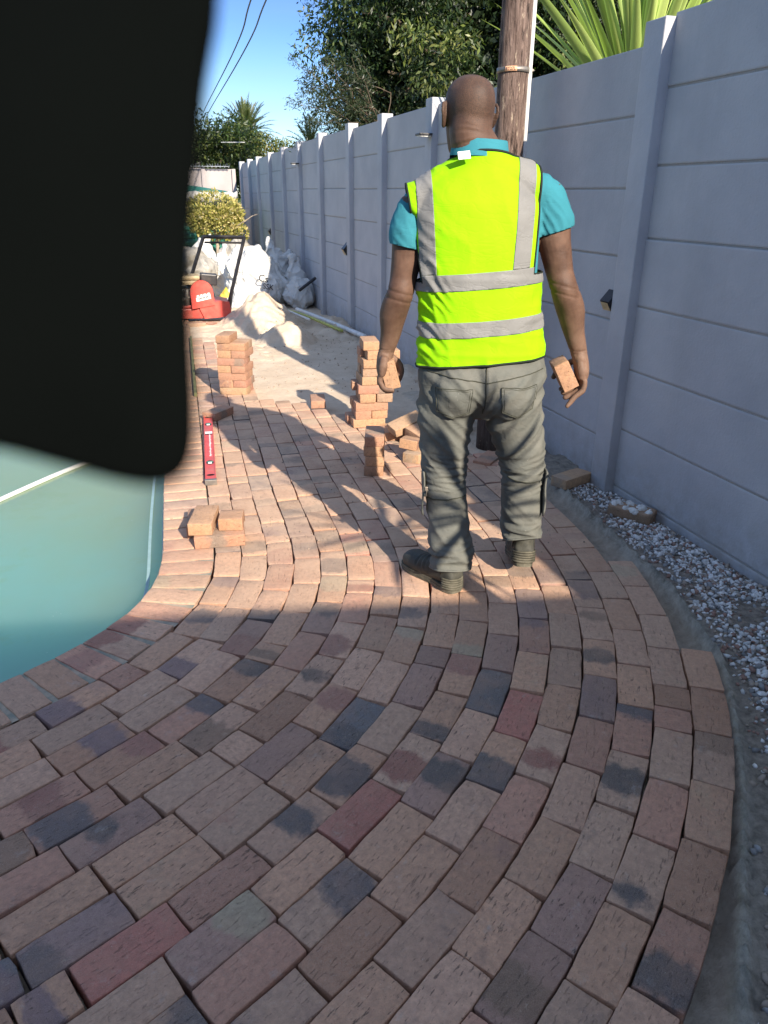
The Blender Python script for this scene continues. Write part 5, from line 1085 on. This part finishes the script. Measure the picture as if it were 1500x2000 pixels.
# clothing helpers ------------------------------------------------
def region(src, planes_in=None, keep=None, cuts=(), off=0.0, thick=0.0, name='cloth', extra=None):
    """cut a piece out of a surface: bisect along the planes in cuts, keep the faces whose centre passes keep(), push it out by off and give it thickness"""
    bm = bmesh.new(); bm.from_mesh(src)
    for co, no in cuts: bmesh.ops.bisect_plane(bm, geom=bm.verts[:] + bm.edges[:] + bm.faces[:], plane_co=co, plane_no=no, dist=1e-5)
    kill = [f for f in bm.faces if not keep(f.calc_center_median(), f.normal)]
    bmesh.ops.delete(bm, geom=kill, context='FACES'); bm.normal_update()
    if off:
        nr = {v: v.normal.copy() for v in bm.verts}
        for v, q in nr.items(): v.co += q * off
    if thick:
        r = bmesh.ops.solidify(bm, geom=bm.faces[:], thickness=thick)
    me = bpy.data.meshes.new(name); bm.to_mesh(me); bm.free(); me.polygons.foreach_set('use_smooth', [True] * len(me.polygons)); return me
def border_tube(me, sel, r, name, m, parent, sub=1):
    bm = bmesh.new(); bm.from_mesh(me); E_ = [e for e in bm.edges if e.is_boundary and sel((e.verts[0].co + e.verts[1].co) / 2)]
    seen = set(); adj = {}; res = None
    for e in E_:
        for a, b in ((0, 1), (1, 0)): adj.setdefault(e.verts[a].index, []).append(e.verts[b].index)
    bm.verts.ensure_lookup_table(); used = set()
    for st in sorted(adj, key=lambda i: len(adj[i])):
        if st in used: continue
        path = [st]; used.add(st)
        while True:
            nx = [q for q in adj[path[-1]] if q not in used]
            if not nx: break
            path.append(nx[0]); used.add(nx[0])
        if len(path) < 6: continue
        P = [bm.verts[i].co.copy() for i in path][::3]
        if len(P) >= 6: mb = MB(); mb.tube([tuple(p) for p in P], r, 6, (0.3, 1, 0.2)); res = mb.build(name, m, parent, True)
    bm.free(); return res
# shirt: short teal sleeves, collar and what shows at the neck
sh = MB()
joint_tube(sh, [p for p, r in tr[1:]], [(r[0] + .012, r[1] + .012) for p, r in tr[1:]], 36, sq=0.92)
joint_tube(sh, [tuple(SL + V3((.02, 0, .0))), tuple(NB + Vector((-.03, 0, -.03))), tuple(NB + Vector((.03, 0, -.03))), tuple(SRt)], [(.066, .068), (.068, .074), (.068, .074), (.066, .068)], 20, (0, 0, 1))
def sleeve(S, E_, out, k, fl):
    joint_tube(sh, [tuple(S + Vector((-out.x * .03, 0, .012))), tuple(S + out * .006 + Vector((0, 0, -.01))), tuple(S.lerp(E_, .25) + out * .014), tuple(S.lerp(E_, k) + out * fl)], [(.056, .056), (.065, .068), (.068, .073), (.064, .072)], 26, (1, 0, 0), 5)
sleeve(SL, EL, V3((-1, 0, 0)), .47, .006); sleeve(SRt, ER, V3((1, 0, 0)), .40, .008)
sme = remesh(sh, 0.006, 4)
def sfold(p, n):
    o = 0.0035 * nz_(p, 9, 3); 
    for S, E_, k in ((SL, EL, .47), (SRt, ER, .40)):
        d = (p - S).length
        if d < .22 and (p.x < .09 or p.x > .52): w = 1 - abs(noise.noise(Vector((p.x * 20, p.y * 8, p.z * 26 + p.x * 30)))) * 3; o += 0.0032 * max(w, -0.5) * min(1, d / .1)
    return o
displace(sme, sfold)
def hem_plane(S, E_, k): d = (E_ - S).normalized(); return S.lerp(E_, k) , d
hl, hr = hem_plane(SL, EL, .46), hem_plane(SRt, ER, .40)
nkp = (NB + Vector((0, 0, .045)), Vector((0.1, 0.45, 1)).normalized())
def keep_shirt(c, n):
    if (c - nkp[0]).dot(nkp[1]) > 0: return False
    if c.x < 0.13 and (c - hl[0]).dot(hl[1]) > 0 and c.x < 0.108: return False
    if c.x > 0.50 and (c - hr[0]).dot(hr[1]) > 0 and c.x > 0.515: return False
    return c.z > 0.93
shirt = region(sme, keep=keep_shirt, cuts=[hl, hr, nkp, (V3((.108, 0, 0)), V3((1, 0, 0))), (V3((.515, 0, 0)), V3((1, 0, 0)))], thick=0.0025, name='shirt')
so = link('shirt', shirt, M['shirt'], man)
# collar: folded band round the neck
def collar(mb, z0, z1, r0, r1, th=0.003):
    n = 44; V = []; F = []
    for j, (z, r) in enumerate(((z0, r0), (z1, r1), (z1 + .004, r1 - .002), (z1, r1 - .006), (z0, r0 - .004))):
        for k in range(n):
            a = 2 * math.pi * k / n; front = max(0, math.sin(a)); c = NB + V3((-.018, .006, 0)); V.append((c.x + (r + .004) * math.cos(a), c.y + r * 0.98 * math.sin(a), z - 0.045 * front + 0.012 * math.sin(a * .5) * 0 + (c.x * 0) - 0.004 * math.cos(a)))
    for j in range(4):
        for k in range(n): F.append((j * n + k, j * n + (k + 1) % n, (j + 1) * n + (k + 1) % n, (j + 1) * n + k))
    mb.add(V, F)
mb = MB(); collar(mb, 1.560, 1.606, 0.094, 0.086); mb.build('collar', M['shirt'], so, True)
# vest ------------------------------------------------------------
vm_ = MB()
vt = [((0.345, 2.69, 0.78), (.232, .150)), ((0.347, 2.69, 0.90), (.228, .150)), ((0.342, 2.692, 1.00), (.218, .148)), ((0.332, 2.698, 1.12), (.212, .148)), ((0.318, 2.705, 1.28), (.220, .150)), ((0.314, 2.702, 1.40), (.222, .138)), ((0.320, 2.70, 1.475), (.18, .110)), ((0.325, 2.70, 1.53), (.11, .092)), ((0.325, 2.70, 1.58), (.088, .082))]
joint_tube(vm_, [p for p, r in vt], [r for p, r in vt], 44, sq=0.9)
joint_tube(vm_, [tuple(SL + V3((-.015, 0, .004))), tuple(NB + Vector((-.05, 0, -.022))), tuple(NB + Vector((.05, 0, -.018))), tuple(SRt + V3((.01, 0, .006)))], [(.071, .080), (.074, .088), (.074, .088), (.072, .080)], 22, (0, 0, 1))
vme = remesh(vm_, 0.0055, 4)
def vfold(p, n):
    o = 0.004 * nz_(p, 5, 1)
    a = 1 - abs(noise.noise(Vector((p.x * 9 + p.z * 5, p.y * 6, p.z * 7 - p.x * 4)))) * 3.2; o += 0.0035 * max(a, -.3)
    if p.x < 0.24: w = 1 - abs(noise.noise(Vector((p.x * 14, p.y * 7, p.z * 24 + p.x * 22)))) * 3; o += 0.008 * max(w, -.4) * min(1, (0.24 - p.x) / .08) * (1 if p.z < 1.25 else .3)
    if p.x > 0.50: o += 0.005 * nz_(p, 18, 5)
    t = 1 - abs(noise.noise(Vector((p.x * 3.5 - p.z * 3, 0, p.z * 16)))) * 4; o += 0.0022 * max(t, -.2) * (p.z < 1.2)
    if p.z < 0.95: o += 0.008 * (0.95 - p.z) / .08 * noise.noise(Vector((math.atan2(p.y - 2.69, p.x - .345) * 3, 1, 2)))
    return o
displace(vme, vfold)
hemp = (V3((0.345, 2.69, 0.898)), V3((-0.085, 0.05, 1)).normalized())
armL_ = (V3((0.082, 0, 1.40)), V3((1, 0, 0.20)).normalized()); armR_ = (V3((0.500, 0, 1.35)), V3((-1, 0, 0.03)).normalized())
neckp = (V3((0.325, 2.70, 1.552)), V3((0.04, 0.30, 1)).normalized())
def side_ok(c):
    # armholes: deep ovals on each flank
    if c.z > 1.17 and (c - armL_[0]).dot(armL_[1]) < 0: return False
    if c.z > 1.20 and (c - armR_[0]).dot(armR_[1]) < 0: return False
    return True
def keep_vest(c, n):
    if (c - hemp[0]).dot(hemp[1]) < 0: return False
    if (c - neckp[0]).dot(neckp[1]) > 0: return False
    return side_ok(c)
vcuts = [hemp, neckp, armL_, armR_]
vest_open = region(vme, keep=keep_vest, cuts=vcuts, name='v')
vo = link('vest', region(vest_open, keep=lambda c, n: True, thick=0.003, name='safety_vest'), M['vest'], man)
# black piping at hem, neck and armholes
border_tube(vest_open, lambda c: True, 0.0042, 'piping', M['piping'], vo)
# reflective tape, cut from the same surface and laid just proud of it
def band(name, cuts, keep): me = region(vest_open, cuts=cuts, keep=keep, off=0.0012, thick=-0.0018, name=name); return link(name, me, M['reflect'], vo)
tn = V3((-0.085, 0.0, 1)).normalized()
def hb(z0, z1, xlim):
    c0, c1 = V3((0.345, 2.7, z0)), V3((0.345, 2.7, z1)); band('reflective_band', [(c0, tn), (c1, tn)], lambda c, n: (c - c0).dot(tn) > 0 and (c - c1).dot(tn) < 0)
hb(1.158, 1.212, None); hb(1.003, 1.055, None)
def vb(xa, xb, sl, zlo):
    na = V3((1, 0, sl)).normalized(); a = V3((xa, 0, 1.35)); b = V3((xb, 0, 1.35)); zc = V3((0.345, 2.7, zlo)); band('reflective_strip', [(a, na), (b, na), (zc, tn)], lambda c, n: (c - a).dot(na) > 0 and (c - b).dot(na) < 0 and (c - zc).dot(tn) > 0)
vb(0.108, 0.160, 0.075, 1.213); vb(0.424, 0.482, -0.03, 1.213)
mb = MB(); mb.box((0.247, 2.606, 1.560), (0.040, 0.005, 0.026), (R_(-25), R_(-6), R_(6)), bev=.002); mb.build('care_tag', M['white_print'], vo)
# trousers --------------------------------------------------------
tm_ = MB()
joint_tube(tm_, [(0.352, 2.70, 0.99), (0.352, 2.70, 0.90), (0.354, 2.695, 0.82), (0.354, 2.70, 0.76)], [(.205, .142), (.220, .150), (.228, .158), (.190, .135)], 36, sq=0.88)
for bx in (0.262, 0.446): tm_.tube([(bx, 2.625, .86), (bx, 2.612, .80), (bx, 2.63, .74)], [.085, .092, .075], 16, sub=3)
joint_tube(tm_, [(0.245, 2.70, 0.84), (0.232, 2.695, 0.72), (0.227, 2.695, 0.60), (0.230, 2.70, 0.49), (0.236, 2.69, 0.41), (0.252, 2.668, 0.28), (0.264, 2.642, 0.17), (0.268, 2.630, 0.085)],
           [(.115, .130), (.108, .118), (.093, .102), (.082, .092), (.077, .086), (.078, .088), (.078, .090), (.078, .092)], 30, sub=5, sq=0.95)
joint_tube(tm_, [(0.462, 2.70, 0.84), (0.478, 2.70, 0.72), (0.508, 2.71, 0.60), (0.534, 2.722, 0.50), (0.541, 2.725, 0.41), (0.545, 2.722, 0.30), (0.550, 2.72, 0.215), (0.552, 2.725, 0.165)],
           [(.115, .130), (.108, .118), (.095, .103), (.083, .094), (.080, .088), (.079, .088), (.072, .084), (.066, .078)], 30, sub=5, sq=0.95)
tme = remesh(tm_, 0.0058, 3)
def tfold(p, n):
    z = p.z; left = p.x < 0.352; cx = 0.24 if left else 0.53
    o = 0.004 * nz_(p, 7, 2)
    sgn = 1 if left else -1; u = (p.x - cx) * sgn
    # sweeping drag folds under the seat and down the thigh
    th = max(0, min(1, (z - .46) / .1)) * max(0, min(1, (0.93 - z) / .08)); w = 1 - abs(noise.noise(Vector((p.x * 5 * 1.0 + sgn * z * 7, p.y * 4, z * 15 + sgn * p.x * 16)))) * 3.4; o += 0.0075 * max(w, -0.35) * th
    kn = math.exp(-((z - .47) / .075) ** 2); w = 1 - abs(noise.noise(Vector((p.x * 7, p.y * 7 + 4, z * 42 + sgn * p.x * 8)))) * 3.2; o += 0.009 * max(w, -.4) * kn
    sh_ = max(0, min(1, (.40 - z) / .1)); w = 1 - abs(noise.noise(Vector((p.x * 6, p.y * 6 + 9, z * 14 + p.x * 10)))) * 3.5; o += 0.0045 * max(w, -.4) * sh_
    cu = math.exp(-((z - (.155 if left else .215)) / .055) ** 2); w = 1 - abs(noise.noise(Vector((p.x * 9, p.y * 9, z * 36)))) * 3; o += 0.012 * max(w, -.5) * cu
    return o
displace(tme, tfold)
cutL = (V3((0.268, 2.65, 0.078)), V3((0.0, 0.30, 1)).normalized()); cutR = (V3((0.55, 2.72, 0.168)), V3((-0.10, 0.45, 1)).normalized())
def keep_t(c, n):
    if c.z > 0.985: return False
    if c.x < .352 and (c - cutL[0]).dot(cutL[1]) < 0: return False
    if c.x > .352 and c.z < .4 and (c - cutR[0]).dot(cutR[1]) < 0: return False
    return True
jo_ = region(tme, keep=keep_t, cuts=[(V3((0, 0, .985)), V3((0, 0, 1))), cutL, cutR], name='j')
jo = link('trousers', region(jo_, keep=lambda c, n: True, thick=0.004, name='trousers'), M['jeans'], man)
border_tube(jo_, lambda c: c.z < .35 and c.x < .4, 0.0045, 'cuff_hem', M['jeans'], jo); border_tube(jo_, lambda c: c.z < .35 and c.x > .4, 0.0045, 'cuff_hem', M['jeans'], jo)
tb = BVHTree.FromPolygons([v.co.copy() for v in tme.vertices], [tuple(p.vertices) for p in tme.polygons])
vb_ = BVHTree.FromPolygons([v.co.copy() for v in vme.vertices], [tuple(p.vertices) for p in vme.polygons])
def proj_y(x, z, bvh=tb, off=0.003):
    h = bvh.ray_cast(V3((x, 1.9, z)), V3((0, 1, 0))); return None if h[0] is None else h[0] + h[1] * off * (-1 if h[1].y > 0 else 1)
def seam(path, r, name, m, parent, bvh=tb, off=0.0015, step=0.006):
    mb = MB()
    P = []
    for a, b in zip(path[:-1], path[1:]):
        L = math.hypot(b[0] - a[0], b[1] - a[1]); k = max(2, int(L / step))
        for i in range(k): t = i / k; q = proj_y(a[0] + (b[0] - a[0]) * t, a[1] + (b[1] - a[1]) * t, bvh, off); P.append(q)
    q = proj_y(path[-1][0], path[-1][1], bvh, off); P.append(q); P = [tuple(q) for q in P if q is not None]
    if len(P) > 2: mb.tube(P, r, 5, (0, 0.3, 1)); return mb.build(name, m, parent, True)
def patch(poly_fn, nu, nv, name, m, parent, off=0.003):
    V = []; F = []
    for j in range(nv + 1):
        for i in range(nu + 1):
            x, z = poly_fn(i / nu, j / nv); q = proj_y(x, z, tb, off); V.append(tuple(q) if q is not None else (x, 2.6, z))
    for j in range(nv):
        for i in range(nu): a = j * (nu + 1) + i; F.append((a, a + 1, a + nu + 2, a + nu + 1))
    return link(name, mesh(name, V, F, True), m, parent)
for x0, x1, dz in ((0.185, 0.300, 0.0), (0.410, 0.530, 0.006)):
    zt, zb = 0.825 + dz, 0.715 + dz
    def pf(u, v, x0=x0, x1=x1, zt=zt, zb=zb): 
        x = x0 + (x1 - x0) * u; lo = zb + 0.022 * abs(u - .5) * 2; return (x + (0.006 * (v - .5)) * (1 if u < .5 else -1) * -1, lo + (zt - lo) * v)
    pk = patch(pf, 16, 16, 'back_pocket', M['jeans'], jo, 0.0035)
    ring_ = [pf(0, 1), pf(0, 0), pf(.5, 0), pf(1, 0), pf(1, 1), pf(0, 1)]; seam(ring_, 0.0016, 'pocket_edge', M['stitch'], pk, off=.0035)
    cxx, czz = (x0 + x1) / 2, (zt + zb) / 2; seam([(cxx + (a - cxx) * .88, czz + (b - czz) * .9) for a, b in ring_], 0.0008, 'pocket_stitching', M['stitch'], pk, off=.0038)
seam([(0.352, .94), (0.352, .85), (0.352, .725)], .0022, 'centre_seam', M['stitch'], jo)
seam([(0.15, .872), (0.25, .862), (0.352, .845), (0.46, .866), (0.56, .88)], .0018, 'yoke_seam', M['stitch'], jo)
# knee pad straps, buckle, side flap
for x0, x1, z0, z1, sl in ((0.150, 0.312, .385, .412, .01), (0.470, 0.622, .448, .478, -.012)):
    st_ = patch(lambda u, v, x0=x0, x1=x1, z0=z0, z1=z1, sl=sl: (x0 + (x1 - x0) * u, z0 + (z1 - z0) * v + sl * (u - .5)), 20, 4, 'knee_strap', M['jeans'], jo, 0.005)
    seam([(x0 + .004, z0 - sl * .5), ((x0 + x1) / 2, z0), (x1 - .004, z0 + sl * .5)], .0018, 'strap_edge', M['stitch'], st_, off=.006)
mb = MB(); mb.box((0.163, 2.645, .40), (.016, .012, .04), bev=.003); mb.build('strap_buckle', M['grey_metal'], jo)
for xx, dx in ((0.152, -1), (0.624, 1)):
    mb = MB(); V = []; F = []
    for j in range(9):
        z = .30 + j * .022
        for i in range(4): a = (-0.9 + i * .6); V.append((xx - dx * .006 + dx * (.004 + .003 * math.sin(j * 0.8 + i)), 2.69 + .05 * a, z))
    for j in range(8):
        for i in range(3): q = j * 4 + i; F.append((q, q + 1, q + 5, q + 4))
    me = mesh('side_flap', V, F, True); b_ = bmesh.new(); b_.from_mesh(me); bmesh.ops.solidify(b_, geom=b_.faces[:], thickness=.006); b_.to_mesh(me); b_.free(); link('side_flap', me, M['jeans'], jo)
# boots -----------------------------------------------------------
def boot(origin, rz, pitch, tall):
    mat_ = Matrix.Translation(origin) @ Euler((pitch, 0, rz)).to_matrix().to_4x4()   # heel at the origin, toe along +y
    up = MB()
    sec = [(-.008, .030, .012, .052), (.010, .040, .038, .058), (.05, .043, .052, .056), (.10, .044, .056, .052), (.15, .048, .050, .044), (.20, .053, .043, .036), (.25, .052, .040, .034), (.285, .040, .032, .030), (.300, .020, .018, .026)]
    A = catmull([(0.0, y, zc + 0.012, rx, rz_) for y, rx, rz_, zc in sec], 3); n = 24; V = []; F = []
    for a in A:
        for k in range(n): th = 2 * math.pi * k / n; zz = a[2] + a[4] * math.sin(th); V.append((a[3] * (abs(math.cos(th)) ** .85) * math.copysign(1, math.cos(th)), a[1], max(zz, .012)))
    for i in range(len(A) - 1):
        for k in range(n): k2 = (k + 1) % n; F.append((i * n + k, i * n + k2, (i + 1) * n + k2, (i + 1) * n + k))
    F += [tuple(range(n - 1, -1, -1)), tuple((len(A) - 1) * n + k for k in range(n))]; up.add(V, F)
    up.tube([(0, .048, .05), (0, .046, .10), (0, .046, .135), (0, .052, .165)] + ([(0, .062, .235)] if tall else []), [(.044, .056), (.043, .054), (.045, .052), (.047, .052)] + ([(.056, .066)] if tall else []), 22, sub=3)
    ume = remesh(up, 0.0045, 3)
    def bf(p, n_):
        o = 0.0015 * nz_(p, 30, 2)
        if .13 < p.y < .2 and p.z > .06: o += 0.003 * math.sin(p.y * 260)
        if abs(p.y - .115 + (p.z - .06) * .2) < .003 and p.z > .04: o -= .002
        return o
    displace(ume, bf); ume.transform(mat_); b = link('boot', ume, M['boot'], man)
    s = MB(); out = [(.000, -.012), (.026, -.006), (.037, .018), (.040, .06), (.037, .11), (.046, .17), (.054, .22), (.050, .265), (.032, .298), (0, .308), (-.032, .298), (-.048, .265), (-.050, .22), (-.042, .17), (-.036, .11), (-.040, .06), (-.037, .018), (-.026, -.006)]
    out = [tuple(p[:2]) for p in catmull([(x, y, 0) for x, y in out + [out[0]]], 3)][:-1]
    for z0, z1, k in ((0.0, .007, 1.0), (.008, .013, 1.035), (.014, .019, 1.0), (.020, .026, 1.03), (.004, .024, .97)):
        s.prism([(x * k, (y - .15) * (1 + (k - 1) * .4) + .15) for x, y in out], 'z', z0, z1)
    me = s.mesh('sole', False)
    for zr in range(4): pass
    me.transform(mat_); link('sole', me, M['sole'], b)
    # ribbed heel counter
    rbm = MB()
    for k in range(5):
        z = .022 + k * .0095; pts = [(.046 * math.cos(a), .034 + .052 * math.sin(a) * (1.0 - .02 * k), z) for a in np.linspace(math.pi * 1.0, math.pi * 2.0, 16)]; rbm.tube(pts, .0046, 6, (0, 0, 1))
    me = rbm.mesh('heel_ribs', True); me.transform(mat_); link('heel_ribs', me, M['sole'], b)
    for sg in (1, -1):
        sm_ = MB(); sm_.tube([(.0445 * sg, .045, .07), (.040 * sg, .022, .11), (.036 * sg, .010, .15), (.036 * sg, .008, .165)], .0016, 5)
        me = sm_.mesh('side_seam', True); me.transform(mat_); link('side_seam', me, M['stitch'], b)
    return b
boot(V3((0.285, 2.572, 0.004)), R_(38), 0.0, False)
boot(V3((0.562, 2.660, 0.072)), R_(-4), R_(-13.5), True)
